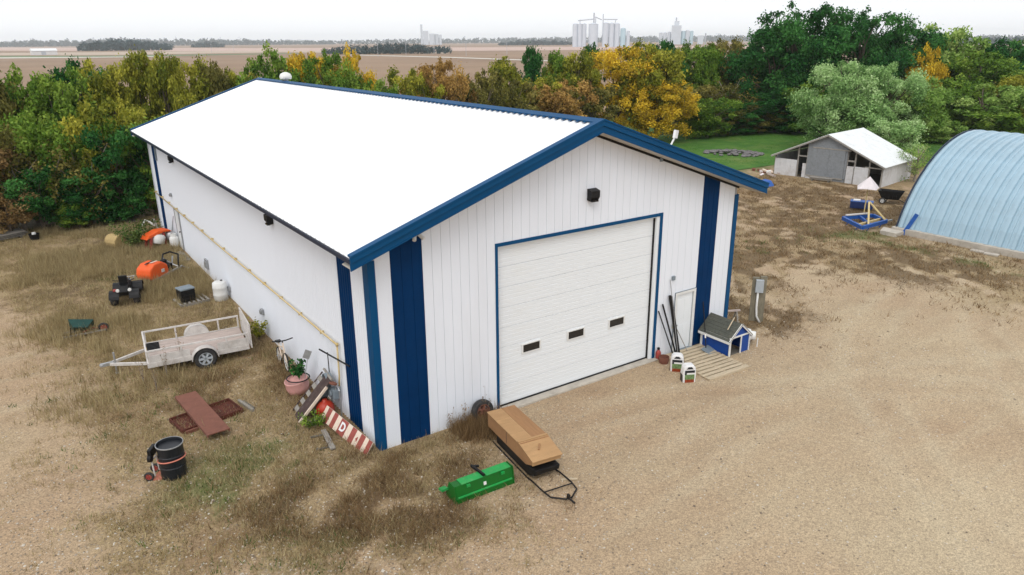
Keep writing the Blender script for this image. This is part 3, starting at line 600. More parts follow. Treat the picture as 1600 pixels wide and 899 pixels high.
# ------------------------------------------------------------------ wheels, boards and other repeated pieces
def wheel(parent, loc, r, w, axis='y', tyre='rubber', rim='steel', spokes=5, name='wheel', rot=None):
    """wheel > tyre, rim; axle along local axis"""
    o = bpy.data.objects.new(name, None); COL.objects.link(o); o.location = loc
    if parent is not None: o.parent = parent
    o.rotation_euler = rot if rot is not None else ((math.pi/2, 0, 0) if axis == 'y' else (0, math.pi/2, 0))
    b = MB(); ri = r*0.62
    b.lathe([(ri, -w*0.42), (r*0.86, -w*0.5), (r*0.97, -w*0.36), (r, -w*0.15), (r, w*0.15), (r*0.97, w*0.36), (r*0.86, w*0.5), (ri, w*0.42), (ri*0.96, w*0.2), (ri*0.96, -w*0.2), (ri, -w*0.42)], 24)
    b.build('tyre', tyre, o, smooth=False)
    b = MB(); b.lathe([(ri*0.99, -w*0.4), (ri*0.99, w*0.4), (ri*0.9, w*0.4), (ri*0.88, 0.0), (ri*0.9, -w*0.4), (ri*0.99, -w*0.4)], 20)
    b.lathe([(0.0, -w*0.2), (ri*0.32, -w*0.2), (ri*0.32, w*0.3), (0.0, w*0.33)], 12)
    for k in range(spokes):
        a = 2*math.pi*k/spokes; b.beam((0, 0, 0.0), (math.cos(a)*ri*0.93, math.sin(a)*ri*0.93, 0.0), ri*0.3, w*0.7)
    b.build('rim', rim, o); return o
def board(parent, a, c, w, h, m, name='board'):
    b = MB(); b.beam(a, c, w, h); return b.build(name, m, parent)

# ------------------------------------------------------------------ utility trailer by the long wall
tr = thing('utility_trailer', 'weathered white single-axle utility trailer with wooden deck beside the long wall', 'trailer', (-2.55, 9.2, 0), math.radians(174.5))
tl, tw, fz = 1.55, 0.93, 0.44       # x forward to hitch, half length / half width / floor height
for i in range(9):
    y = -tw+0.06+(2*tw-0.12)*(i+0.5)/9
    b = MB(); b.bb(-tl+0.03, tl-0.03, y-0.1+0.002, y+0.1-0.004, fz, fz+0.035); b.build('deck_board', 'deck', tr)
for s in (-1, 1):
    b = MB(); y = s*tw
    b.bb(-tl, tl, *sorted((y, y+s*0.05)), fz-0.12, fz+0.035); b.build('side_rail', 'trailer', tr)
    b = MB(); b.bb(-tl, tl, *sorted((y, y+s*0.05)), 0.86, 0.91); b.build('top_rail', 'trailer', tr)
    for x in (-tl+0.03, -0.85, 0.55, tl-0.03):
        b = MB(); b.bb(x-0.025, x+0.025, *sorted((y+s*0.004, y+s*0.046)), fz+0.036, 0.859); b.build('upright', 'trailer', tr)
    if s > 0:
        b = MB(); b.bb(-tl+0.06, -0.55, y+0.01, y+0.03, fz+0.036, 0.74); b.build('side_panel', 'trailer', tr)
        b = MB(); b.bb(0.3, tl-0.06, y+0.01, y+0.03, fz+0.036, 0.72); b.build('side_panel', 'trailer', tr)
    # fender: rounded arch with side skin
    b = MB(); pts = [(0.42*math.cos(t), 0.36+0.42*math.sin(t)) for t in [math.pi*k/12 for k in range(13)]]
    ip = [(p[0]*0.95, 0.36+(p[1]-0.36)*0.95) for p in pts]
    b.prism(pts+ip[::-1], 'y', *sorted((y+s*0.055, y+s*0.32)))
    o = b.build('fender', 'trailer', tr); o.location.x = -0.12
    b = MB(); b.prism([(0.42*math.cos(t), 0.36+0.42*math.sin(t)) for t in [math.pi*k/12 for k in range(13)]], 'y', *sorted((y+s*0.052, y+s*0.075))); o = b.build('fender_skin', 'trailer', tr); o.location.x = -0.12
    wheel(tr, (-0.12, y+s*0.2, 0.36), 0.36, 0.2, 'y', rim='lightgrey', spokes=6)
    b = MB(); b.bb(-tl-0.012, -tl, *sorted((s*(tw-0.12), s*(tw+0.02))), fz-0.09, fz-0.02); b.build('tail_light', 'redpaint', tr)
b = MB(); b.bb(tl, tl+0.05, -tw-0.05, tw+0.05, fz-0.12, fz+0.036); b.build('front_rail', 'trailer', tr)
b = MB(); b.bb(tl, tl+0.05, -tw-0.05, tw+0.05, 0.86, 0.912); b.build('front_top_rail', 'trailer', tr)
for y in (-0.5, 0, 0.5):
    b = MB(); b.bb(tl+0.005, tl+0.045, y-0.02, y+0.02, fz+0.037, 0.859); b.build('upright', 'trailer', tr)
for i in range(7):
    b = MB(); y = -0.75+i*0.12; b.beam((tl-0.42, y, fz+0.06), (tl-0.03, y, fz+0.075), 0.05, 0.03); b.build('rubber_strip', 'black', tr)
for s in (-1, 1):
    b = MB(); b.beam((tl+0.05, s*0.62, fz-0.08), (tl+1.1, s*0.05, fz-0.1), 0.07, 0.09); b.build('tongue_beam', 'trailer', tr)
b = MB(); b.beam((tl+1.0, 0, fz-0.08), (tl+1.32, 0, fz-0.1), 0.11, 0.1); b.lathe([(0.06, -0.05), (0.075, 0), (0.06, 0.05)], 10, T((tl+1.34, 0, fz-0.1))); b.build('hitch_coupler', 'steel', tr)
b = MB(); b.tube([(tl+0.95, 0.1, 0.0), (tl+0.95, 0.1, 0.75)], 0.03, 8); b.lathe([(0.09, 0), (0.1, 0.02), (0.03, 0.04)], 10, T((tl+0.95, 0.1, 0.0))); b.tube([(tl+0.95, 0.1, 0.75), (tl+0.95, 0.28, 0.78)], 0.018, 6); b.build('jack_stand', 'steel', tr)
# rear ramp gate standing upright
gt = bpy.data.objects.new('ramp_gate', None); COL.objects.link(gt); gt.parent = tr
b = MB(); xg = -tl-0.06
b.bb(xg-0.04, xg, -tw-0.05, -tw+0.01, fz-0.1, 1.2); b.bb(xg-0.04, xg, tw-0.01, tw+0.05, fz-0.1, 1.2); b.bb(xg-0.04, xg, -tw+0.01, tw-0.01, 1.15, 1.2); b.bb(xg-0.04, xg, -tw+0.01, tw-0.01, fz-0.1, fz-0.05); b.build('gate_frame', 'trailer', gt)
for i in range(6):
    b = MB(); z = fz-0.01+i*0.11; b.bb(xg-0.03, xg-0.012, -tw+0.012, tw-0.012, z, z+0.085); b.build('slat', 'trailer', gt)

# ------------------------------------------------------------------ green wheelbarrow tipped in the grass
wb_ = thing('wheelbarrow', 'dark green wheelbarrow resting on its handles in the dry grass', 'wheelbarrow', at(131, 523), math.radians(-8))
b = MB()
top = [(-0.45, -0.33), (0.35, -0.25), (0.35, 0.25), (-0.45, 0.33)]; bot = [(-0.3, -0.2), (0.15, -0.15), (0.15, 0.15), (-0.3, 0.2)]
def tubm(z0, z1, k=1.0): return [(x*k, y*k, z1) for x, y in top] + [(x*k, y*k, z0) for x, y in bot]
b.add(tubm(0.3, 0.58), [(0, 1, 5, 4), (1, 2, 6, 5), (2, 3, 7, 6), (3, 0, 4, 7), (7, 6, 5, 4)])
b.add(tubm(0.325, 0.575, 0.96), [(4, 5, 1, 0), (5, 6, 2, 1), (6, 7, 3, 2), (7, 4, 0, 3), (4, 5, 6, 7)])
o = b.build('tub', 'greentub', wb_); o.rotation_euler = (math.radians(-42), math.radians(8), 0); o.location = (-0.02, -0.28, 0.02)
for s in (-1, 1):
    board(wb_, (-0.62, s*0.26-0.05, 0.1), (0.75, s*0.1-0.05, 0.12), 0.05, 0.05, 'greypal', 'handle')
    b = MB(); b.tube([(-0.35, s*0.2, 0.4), (-0.42, s*0.2, 0.0), (-0.2, s*0.2, 0.1)], 0.018, 6); b.build('leg', 'black', wb_)
b = MB(); b.tube([(0.0, -0.15, 0.14), (0.3, 0.1, 0.18), (0.6, 0, 0.15)], 0.02, 6); b.build('brace', 'redpaint', wb_)
wheel(wb_, (0.68, -0.03, 0.18), 0.18, 0.08, 'y', rim='redpaint')

# ------------------------------------------------------------------ black quad bike
q = thing('quad_bike', 'black quad bike parked in tall dry grass behind the wheelbarrow', 'quad bike', (-3.62, 17.1, 0), math.radians(-104))
for sx in (-1, 1):
    for sy in (-1, 1): wheel(q, (sx*0.58, sy*0.42, 0.27), 0.27, 0.24, 'y', rim='black', spokes=5)
b = MB(); b.prism([(-0.75, 0.45), (-0.55, 0.7), (-0.25, 0.66), (0.05, 0.66), (0.25, 0.82), (0.55, 0.8), (0.8, 0.6), (0.7, 0.42), (0.3, 0.3), (-0.4, 0.3)], 'y', -0.17, 0.17); b.build('body', 'black', q, bevel=0.03)
for sx in (-1, 1):
    for sy in (-1, 1):
        b = MB(); pts = [(sx*0.58+0.38*math.cos(t), 0.3+0.32*math.sin(t)) for t in [0.15+math.pi*0.9*k/8 for k in range(9)]]
        b.prism(pts+[(x*0.98+sx*0.012, 0.3+(z-0.3)*0.9) for x, z in pts[::-1]], 'y', *sorted((sy*0.18, sy*0.56))); b.build('fender', 'black', q)
b = MB(); b.prism([(-0.62, 0.70), (-0.5, 0.82), (-0.1, 0.78), (0.05, 0.70)], 'y', -0.14, 0.14); b.build('seat', 'black', q, bevel=0.03)
b = MB(); b.tube([(0.3, -0.4, 0.98), (0.36, -0.12, 0.95), (0.36, 0.12, 0.95), (0.3, 0.4, 0.98)], 0.018, 6); b.tube([(0.42, 0, 0.7), (0.35, 0, 0.95)], 0.025, 6); b.build('handlebar', 'black', q)
b = MB(); b.prism([(0.3, 0.84), (0.42, 1.2), (0.48, 1.18), (0.42, 0.82)], 'y', -0.16, 0.16); b.build('windscreen', 'black', q)
for sy in (-1, 1):
    b = MB(); b.lathe([(0.0, 0.06), (0.07, 0.05), (0.07, 0), (0, 0)], 10, T((0.72, sy*0.22, 0.66), RY(math.pi/2))); b.build('headlight', 'chalk', q)
b = MB()
for yy in (-0.25, -0.08, 0.08, 0.25): b.tube([(-0.8, yy, 0.78), (-0.35, yy, 0.82)], 0.012, 5)
for xx in (-0.8, -0.35): b.tube([(xx, -0.28, 0.79), (xx, 0.28, 0.79)], 0.012, 5)
b.build('rear_rack', 'steel', q)
b = MB(); b.lathe([(0.03, 0), (0.05, 0.02), (0.05, 0.4), (0.03, 0.42)], 8, T((-0.3, -0.25, 0.4), RY(-math.pi/2))); b.build('exhaust', 'steel', q)
b = MB(); b.box((0.55, -0.36, 0.63), (0.2, 0.1, 0.06)); b.build('reflector', 'redpaint', q)

# ------------------------------------------------------------------ orange machine with bent handles
og = thing('orange_machine', 'bright orange hooded machine with bent black handles lying near the wall', 'machine', at(243, 434, 0.05), math.radians(38)); og.scale = (1.12, 1.12, 1.15)
b = MB(); b.prism([(-0.55, 0.06), (0.35, 0.02), (0.42, 0.28), (0.38, 0.5), (0.1, 0.68), (-0.3, 0.66), (-0.56, 0.5), (-0.62, 0.25)], 'y', -0.36, 0.36); b.build('hood', 'orange', og, bevel=0.06)
b = MB(); b.prism([(-0.45, 0.665), (-0.3, 0.69), (0.02, 0.7), (0.08, 0.68)], 'y', -0.05, 0.03); b.build('hood_slot', 'black', og)
b = MB(); b.bb(0.0, 0.16, -0.375, -0.362, 0.25, 0.38); b.build('sticker', 'chalk', og)
b = MB(); b.bb(-0.25, 0.1, -0.16, -0.06, 0.681, 0.688); b.build('sticker', 'cream', og)
b = MB(); b.beam((-0.5, -0.38, 0.05), (1.15, -0.38, 0.2), 0.07, 0.07); b.beam((-0.3, 0.36, 0.05), (1.0, 0.2, 0.18), 0.05, 0.05); b.build('frame_rail', 'steel', og)
b = MB(); b.tube([(0.35, -0.1, 0.45), (0.6, 0.1, 0.55), (0.9, 0.3, 0.7), (1.25, 0.25, 0.72), (1.32, -0.1, 0.62), (1.05, -0.3, 0.45), (0.95, -0.38, 0.2)], 0.035, 8); b.build('handle_loop', 'black', og, smooth=True)
b = MB(); b.tube([(0.7, 0.15, 0.6), (0.95, -0.05, 0.3), (1.0, -0.35, 0.2)], 0.03, 6); b.tube([(1.05, -0.05, 0.62), (0.95, -0.05, 0.3)], 0.03, 6); b.tube([(1.1, -0.35, 0.2), (1.35, -0.55, 0.05)], 0.025, 6); b.build('linkage', 'steel', og)
b = MB(); b.box((0.62, 0.0, 0.25), (0.4, 0.4, 0.3)); b.lathe([(0.13, 0), (0.13, 0.16), (0.05, 0.2)], 12, T((0.62, 0.05, 0.4))); b.build('engine', 'black', og, bevel=0.02)

# ------------------------------------------------------------------ orange machine near the far corner + propane cylinder
o2 = thing('concrete_mixer', 'orange machine with grey drums by the far corner of the wall', 'machine', at(252, 386), math.radians(20)); o2.scale = (1.15, 1.15, 1.15)
b = MB(); b.lathe([(0.25, 0), (0.3, 0.04), (0.3, 0.34), (0.22, 0.42), (0, 0.44)], 16, T((-0.2, -0.1, 0.22), RY(0.3))); b.build('drum', 'chalk', o2, smooth=True)
b = MB(); b.prism([(-0.75, 0.5), (-0.6, 0.68), (-0.1, 0.82), (0.35, 0.8), (0.5, 0.68), (0.1, 0.72), (-0.4, 0.6)], 'y', -0.25, 0.3); b.build('cover', 'orange', o2, bevel=0.02)
for p0, p1 in (((0.15, -0.2, 0.0), (0.1, -0.15, 0.75)), ((-0.6, 0.2, 0.0), (-0.5, 0.2, 0.62)), ((0.35, 0.25, 0.0), (0.35, 0.25, 0.78)), ((-0.6, -0.2, 0.0), (-0.5, -0.2, 0.6))):
    b = MB(); b.beam(p0, p1, 0.09, 0.09); b.build('leg', 'redpaint', o2)
b = MB(); b.lathe([(0.2, 0), (0.22, 0.03), (0.22, 0.3), (0.15, 0.36), (0, 0.37)], 14, T((0.45, -0.15, 0.3))); b.build('motor', 'steel', o2, smooth=True)
def gas_bottle(name, label, loc, lying=False, rz=0.0, s=1.0):
    g = thing(name, label, 'gas cylinder', loc, rz)
    r3 = RX(math.pi/2) if lying else None; base = (0, 0.25*s, 0.155*s) if lying else (0, 0, 0.03)
    b = MB(); b.lathe([(0.1*s, 0), (0.15*s, 0.04*s), (0.155*s, 0.1*s), (0.155*s, 0.3*s), (0.14*s, 0.37*s), (0.06*s, 0.41*s), (0, 0.415*s)], 16, T(base, r3)); b.build('tank', 'chalk', g, smooth=True)
    b = MB(); m4 = T(base, r3); b.lathe([(0.1*s, -0.03*s), (0.105*s, -0.03*s), (0.105*s, 0.03*s), (0.1*s, 0.03*s), (0.1*s, -0.03*s)], 14, m4); b.build('foot_ring', 'chalk', g)
    b = MB(); b.lathe([(0.1*s, 0.38*s), (0.105*s, 0.38*s), (0.1*s, 0.49*s), (0.09*s, 0.49*s), (0.1*s, 0.38*s)], 14, m4); b.build('collar', 'chalk', g)
    b = MB(); b.lathe([(0.025*s, 0.4*s), (0.025*s, 0.46*s), (0.035*s, 0.465*s), (0.0, 0.48*s)], 8, m4); b.build('valve', 'steel', g)
    return g
gas_bottle('gas_cylinder', 'small white gas cylinder beside the orange machine at the far corner', at(274, 387), s=1.5)
b = MB(); b.tube([at(268, 372) + Vector((0, 0, 0)), (-0.1, 25.1, 1.6)], 0.02, 6)
tag(b.build('grey_rod', 'steel'), 'thin grey rod leaning on the wall beside the side door', 'rod')
pc = thing('boardwalk', 'grey weathered slatted boards on the ground below the side door', 'boardwalk', (-0.62, 22.6, 0), 0)
for i in range(8):
    b = MB(); y = -0.9+i*0.25; b.bb(-0.5, 0.45, y, y+0.16, 0.03, 0.06); b.build('board', 'greypal', pc)
for x in (-0.35, 0.3):
    b = MB(); b.bb(x-0.04, x+0.04, -0.9, 1.0, -0.03, 0.029); b.build('runner', 'greypal', pc)

# ------------------------------------------------------------------ pallet with black crate, white drum
def pallet(name, label, loc, rz, lx, ly, n, m, cat='pallet', bw=0.09, h=0.13):
    p = thing(name, label, cat, loc, rz)
    for i in range(n):
        x = -lx/2+bw/2+(lx-bw)*i/(n-1)
        b = MB(); b.bb(x-bw/2, x+bw/2, -ly/2+rnd.uniform(-.015, .015), ly/2+rnd.uniform(-.015, .015), h-0.022, h+rnd.uniform(-.002, .003)); b.build('board', m, p)
    for y in (-ly/2+0.03, 0, ly/2-0.03):
        b = MB(); b.bb(-lx/2, lx/2, y-0.02, y+0.02, -0.02, h-0.023); b.build('runner', m, p)
    return p
pallet('pallet', 'weathered grey pallet carrying a black crate beside the white drum', (-1.5, 15.25, 0), math.radians(5), 1.2, 1.0, 7, 'greypal')
cr = thing('crate', 'black plastic crate standing on the grey pallet', 'crate', (-1.68, 15.2, 0.133), math.radians(12))
b = MB(); b.bb(-0.28, 0.28, -0.26, 0.26, 0, 0.5); b.build('body', 'black', cr, bevel=0.015)
b = MB(); b.bb(-0.3, 0.3, -0.28, 0.28, 0.501, 0.56); b.build('lid', 'grey', cr, bevel=0.012)
for z in (0.12, 0.26, 0.4):
    b = MB(); b.bb(-0.285, 0.285, -0.272, -0.261, z-0.02, z+0.02); b.build('rib', 'black', cr)
dr = thing('drum', 'dirty white plastic drum standing against the long wall', 'drum', (-0.42, 14.75, 0))
b = MB(); b.lathe([(0.25, 0.0), (0.28, 0.03), (0.29, 0.25), (0.3, 0.27), (0.29, 0.3), (0.29, 0.55), (0.3, 0.57), (0.29, 0.6), (0.275, 0.78), (0.2, 0.83), (0, 0.83)], 22); b.build('shell', 'chalk', dr, smooth=True)
b = MB(); b.lathe([(0.05, 0), (0.05, 0.03), (0, 0.03)], 10, T((0.1, 0.05, 0.83))); b.build('bung', 'black', dr)

# ------------------------------------------------------------------ rusty plate lying over a rusty tray
ty = thing('rusty_tray', 'dark rusty shallow tray lying in the grass under the brown plate', 'tray', (-3.35, 4.55, 0), math.radians(10))
b = MB(); b.bb(-0.85, 0.85, -0.45, 0.45, 0.0, 0.055); b.build('floor', 'rustd', ty)
for x0, x1, y0, y1 in ((-0.85, 0.85, 0.45, 0.48), (-0.85, 0.85, -0.48, -0.45), (-0.88, -0.85, -0.48, 0.48), (0.85, 0.88, -0.48, 0.48)):
    b = MB(); b.bb(x0, x1, y0, y1, 0.0, 0.13); b.build('rim_side', 'rustd', ty)
b = MB(); b.bb(-0.8, -0.2, -0.56, -0.50, 0.0, 0.09); b.build('loose_rail', 'rust', ty)
pl = MB(); pl.bb(-0.3, 0.3, -1.52, 1.52, 0.0, 0.03); pl.bb(-0.3, -0.27, -1.52, 1.52, -0.05, -0.001); pl.bb(0.27, 0.3, -1.52, 1.52, -0.05, -0.001)
o = pl.build('steel_plate', 'rust'); o.location = (-3.48, 4.57, 0.19); o.rotation_euler = (math.radians(-1.0), 0, math.radians(4.5)); tag(o, 'long flat rust-brown steel plate lying across the rusty tray', 'steel plate')
pk = thing('timber_offcut', 'pair of grey timber offcuts lying right of the rusty tray', 'timber', (-2.25, 4.55, 0), 0.2)
b = MB(); b.bb(-0.04, 0.04, -0.45, 0.45, 0, 0.09); b.build('timber', 'greypal', pk); b = MB(); b.bb(0.06, 0.13, -0.3, 0.35, 0, 0.05); b.build('timber', 'mulch', pk)

# ------------------------------------------------------------------ black barrel on a hand truck
ba = thing('barrel', 'black steel barrel with an orange strap, left foreground', 'barrel', (-4.72, 1.95, 0), 0.3)
b = MB(); b.lathe([(0.28, 0.0), (0.3, 0.02), (0.3, 0.3), (0.312, 0.32), (0.3, 0.34), (0.3, 0.6), (0.312, 0.62), (0.3, 0.64), (0.3, 0.87), (0.318, 0.88), (0.318, 0.9), (0.3, 0.905), (0.29, 0.88), (0.285, 0.83), (0, 0.83)], 28); b.build('shell', 'barrel', ba, smooth=False)
b = MB(); b.lathe([(0.3185, 0.885), (0.322, 0.885), (0.322, 0.912), (0.308, 0.912), (0.308, 0.906), (0.3185, 0.885)], 28); b.build('rim', 'steel', ba)
b = MB(); b.tube([(0.325*math.cos(t), 0.325*math.sin(t), 0.5-0.05*math.sin(t)) for t in [2*math.pi*k/28 for k in range(28)]], 0.017, 6, closed=True); b.build('strap', 'strap', ba)
ht = thing('hand_truck', 'dark hand truck with pale frame standing behind the black barrel', 'hand truck', (-5.06, 2.12, 0), math.radians(60))
for s in (-1, 1):
    b = MB(); b.tube([(s*0.14, 0.02, 0.1), (s*0.14, 0.05, 0.75)], 0.02, 6); b.build('upright', 'trailer', ht)
    wheel(ht, (s*0.2, 0.14, 0.12), 0.12, 0.06, 'x', rim='redpaint')
b = MB(); b.box((0, 0.05, 0.72), (0.36, 0.1, 0.22)); b.build('motor_box', 'black', ht, bevel=0.02)
b = MB(); b.tube([(-0.14, 0.05, 0.5), (0.14, 0.05, 0.5)], 0.018, 6); b.build('crossbar', 'trailer', ht)
b = MB(); b.bb(-0.2, 0.2, -0.14, 0.06, 0.01, 0.03); b.build('toe_plate', 'strap', ht)
b = MB(); b.lathe([(0.1, 0), (0.1, 0.08), (0.04, 0.1)], 12, T((-0.14, 0.1, 0.6), RX(math.pi/2))); b.build('reel', 'black', ht)

# ------------------------------------------------------------------ things against the near end of the long wall
# striped sign board
sg = thing('striped_sign', 'long red and cream striped sign board with a white letter leaning near the corner', 'sign')
A = Vector((-0.66, 2.36, 0.30)); B = Vector((-0.34, 0.02, 0.14)); d = (B-A).normalized(); up = Vector((0.55, 0.10, 0.83)); up = (up-d*up.dot(d)).normalized(); nr_ = up.cross(d).normalized()
if nr_.x > 0: nr_ = -nr_
Ls = 2.38; Hs = 0.42; m3 = Matrix((d, up, nr_)).transposed()
sg.matrix_world = T(A, m3)
b = MB(); b.bb(0, Ls, -Hs/2, Hs/2, -0.03, 0.0); b.build('board', 'cream', sg)
sx_ = [(0.15, 0.33), (0.48, 0.66), (0.86, 1.21), (1.43, 1.64), (1.86, 2.06), (2.22, 2.38)]
for a, c in sx_:
    b = MB(); b.bb(a, c, -Hs/2-0.001, Hs/2+0.001, 0.001, 0.006); b.build('stripe', 'signred', sg)
def letter(ch, m, parent, x, y, z, size, rz=0.0):
    cu = bpy.data.curves.new('letter', 'FONT'); cu.body = ch; cu.size = size; cu.extrude = 0.002; cu.align_x = 'CENTER'; cu.align_y = 'CENTER'
    cu.offset = 0.012
    t = bpy.data.objects.new('tmp', cu); COL.objects.link(t)
    me = bpy.data.meshes.new_from_object(t.evaluated_get(bpy.context.evaluated_depsgraph_get())); bpy.data.objects.remove(t)
    me.materials.clear(); me.materials.append(M[m])
    o = bpy.data.objects.new('letter', me); COL.objects.link(o); o.parent = parent; o.location = (x, y, z); o.rotation_euler = (0, 0, rz); return o
letter('D', 'bagwhite', sg, 1.04, -0.0, 0.009, 0.33)
letter('4', 'signred', sg, 1.76, 0.0, 0.009, 0.14)
pb = thing('plank', 'weathered plank on short stakes lying in front of the striped sign', 'plank', (-0.98, 1.25, 0), math.radians(82))
b = MB(); b.bb(-0.55, 0.55, -0.07, 0.07, 0.05, 0.09); b.build('board', 'greypal', pb)
for x in (-0.35, 0.35):
    b = MB(); b.beam((x, -0.12, 0.02), (x, 0.4, 0.05), 0.05, 0.04); b.build('stake', 'mulch', pb)
# leaning dark panel with pale slats
pn = thing('slatted_panel', 'dark brown panel with pale slats leaning on the wall beside the pink pot', 'panel')
A = Vector((-1.30, 2.66, 0.05)); d = Vector((0.10, 0.95, 0)).normalized(); up = Vector((0.74, 0.15, 0.76)); up = (up-d*up.dot(d)).normalized(); nn = d.cross(up).normalized()
pn.matrix_world = T(A, Matrix((d, up, nn)).transposed())
b = MB(); b.bb(0, 0.5, 0.0, 1.45, 0, 0.03); b.build('board', 'brown', pn)
for i in range(5):
    b = MB(); y = 0.08+i*0.27; b.bb(0.5, 0.78, y, y+0.14, 0.0, 0.03); b.build('slat', 'greypal', pn)
b = MB(); b.bb(-0.06, -0.005, 0.0, 1.25, -0.02, 0.05); b.build('edge_strip', 'cream', pn)
b = MB(); b.bb(0.78, 0.82, 0.0, 1.4, 0.0, 0.03); b.build('edge_rail', 'brown', pn)
b = MB(); b.bb(0.0, 0.85, 1.46, 1.52, -0.01, 0.05); b.build('top_rail', 'greypal', pn)
gs = thing('plastic_sheet', 'crumpled grey plastic sheet propped behind the dark slatted panel', 'plastic sheet', (-0.5, 2.95, 0), 0)
b = MB(); b.beam((-0.12, 0.0, 0.0), (0.3, 0.05, 0.95), 0.05, 0.28, up=(1, 0, 0)); b.build('sheet', 'grey', gs, bevel=0.02)
b = MB(); pts = [(0.17*math.cos(t), 0.17*math.sin(t)) for t in [-.6+3.6*k/10 for k in range(11)]]; b.prism(pts+[(x*0.9, z*0.9) for x, z in pts[::-1]], 'x', -0.1, 0.1); o = b.build('curl', 'grey', gs); o.location = (0.26, 0.05, 0.98)
# red fuel jug
rj = thing('fuel_jug', 'round red fuel jug on the ground behind the striped sign', 'fuel jug', (-0.52, 2.62, 0)); rj.scale = (1.12, 1.12, 1.12)
b = MB(); b.lathe([(0.14, 0.0), (0.21, 0.05), (0.245, 0.18), (0.22, 0.34), (0.13, 0.44), (0.07, 0.46), (0.07, 0.5), (0, 0.5)], 20); b.build('body', 'redcan', rj, smooth=True)
b = MB(); b.tube([(-0.1, 0, 0.44), (-0.06, 0, 0.54), (0.06, 0, 0.54), (0.1, 0, 0.44)], 0.015, 6); b.build('handle', 'black', rj)
# gas meter
gm = thing('gas_meter', 'grey gas meter with pipework below the yellow pipe', 'gas meter', (-0.2, 2.62, 0))
b = MB(); b.box((0, 0.0, 0.66), (0.2, 0.34, 0.3)); b.lathe([(0.11, 0), (0.11, 0.06), (0, 0.07)], 14, T((-0.1, 0, 0.68), RY(-math.pi/2))); b.build('body', 'grey', gm, bevel=0.03)
b = MB(); b.tube([(0.0, -0.12, 0.8), (0.0, -0.14, 0.98), (0.06, -0.24, 1.0)], 0.025, 6); b.tube([(0.0, 0.12, 0.8), (0.0, 0.14, 0.95), (0.0, -0.35, 0.98), (0, -0.42, 0.9), (0, -0.42, 0.0)], 0.022, 6); b.build('pipework', 'steel', gm)
b = MB(); b.lathe([(0.0, -0.03), (0.12, -0.02), (0.12, 0.02), (0, 0.06)], 14, T((-0.05, -0.12, 1.02), RY(0.4))); b.build('regulator', 'rust', gm)
b = MB(); b.tube([(0.06, 0.45, 0.0), (0.06, 0.45, 1.75)], 0.014, 6); b.tube([(-0.12, 0.6, 1.84), (0.14, -1.0, 1.84)], 0.024, 6); b.build('guard_bar', 'black', gm)
# pink pot with plant under clear film
pp = thing('flower_pot', 'pink plastic pot holding a leafy plant wrapped in clear film', 'flower pot', (-0.62, 4.55, 0))
b = MB(); b.lathe([(0.22, 0), (0.3, 0.06), (0.36, 0.25), (0.34, 0.42), (0.36, 0.46), (0.33, 0.47), (0.31, 0.42), (0.0, 0.4)], 20); o = b.build('pot', 'pinkish', pp, smooth=True); o.rotation_euler = (0, math.radians(-10), 0)
b = MB(); b.tube([(0.34*math.cos(t), 0.34*math.sin(t), 0.5) for t in [2*math.pi*k/18 for k in range(18)]], 0.02, 5, closed=True); b.build('rim_band', 'black', pp)
b = MB(); b.beam((0.2, -0.3, 1.2), (0.3, -0.35, 1.45), 0.02, 0.2); b.beam((0.1, -0.3, 0.5), (0.26, -0.33, 1.25), 0.015); b.build('film_flap', 'steel', pp)
POT = pp

# pink bicycle leaning on the wall
bk = thing('bicycle', 'small pale pink bicycle leaning against the long wall', 'bicycle', (-0.45, 6.55, 0), math.radians(90))
def bwheel(x):
    o = bpy.data.objects.new('wheel', None); COL.objects.link(o); o.parent = bk; o.location = (x, 0, 0.27)
    b = MB(); b.tube([(0.25*math.cos(t), 0, 0.25*math.sin(t)) for t in [2*math.pi*k/24 for k in range(24)]], 0.022, 6, closed=True); b.build('tyre', 'rubber', o)
    b = MB(); b.tube([(0.222*math.cos(t), 0, 0.222*math.sin(t)) for t in [2*math.pi*k/24 for k in range(24)]], 0.01, 5, closed=True)
    for k in range(10):
        t = 2*math.pi*k/10; b.tube([(0, 0, 0), (0.22*math.cos(t), 0, 0.22*math.sin(t))], 0.003, 4)
    b.build('rim', 'chalk', o)
bwheel(-0.45); bwheel(0.42)
b = MB(); b.tube([(-0.45, 0, 0.27), (-0.33, 0, 0.72), (-0.31, 0, 0.8)], 0.022, 6); b.tube([(-0.35, 0, 0.62), (0.1, 0, 0.3), (0.42, 0, 0.27)], 0.022, 6); b.tube([(-0.34, 0, 0.7), (0.2, 0, 0.6)], 0.022, 6); b.tube([(0.1, 0, 0.3), (0.24, 0, 0.72)], 0.02, 6); b.tube([(0.2, 0, 0.6), (0.42, 0, 0.27)], 0.016, 6)
b.build('frame', 'cream', bk)
b = MB(); b.tube([(-0.36, -0.28, 0.9), (-0.32, -0.1, 0.86), (-0.32, 0.1, 0.86), (-0.36, 0.28, 0.9)], 0.018, 6); b.tube([(-0.31, 0, 0.8), (-0.32, 0, 0.87)], 0.016, 6); b.build('handlebar', 'black', bk)
b = MB(); b.prism([(0.12, -0.02), (0.2, -0.07), (0.36, -0.08), (0.36, 0.08), (0.2, 0.07), (0.12, 0.02)], 'z', 0.72, 0.77); b.build('saddle', 'black', bk, bevel=0.015)
b = MB(); b.tube([(0.1, -0.06, 0.3), (0.18, -0.06, 0.2), (0.18, -0.15, 0.2)], 0.012, 5); b.tube([(0.1, 0.06, 0.3), (0.02, 0.06, 0.4), (0.02, 0.15, 0.4)], 0.012, 5); b.lathe([(0.06, -0.005), (0.06, 0.005)], 12, T((0.1, 0.03, 0.3), RX(math.pi/2))); b.build('crank', 'steel', bk)
bk.rotation_euler = (math.radians(0), math.radians(9), math.radians(86)); bk.rotation_mode = 'XYZ'; bk.scale = (1.18, 1.18, 1.18)

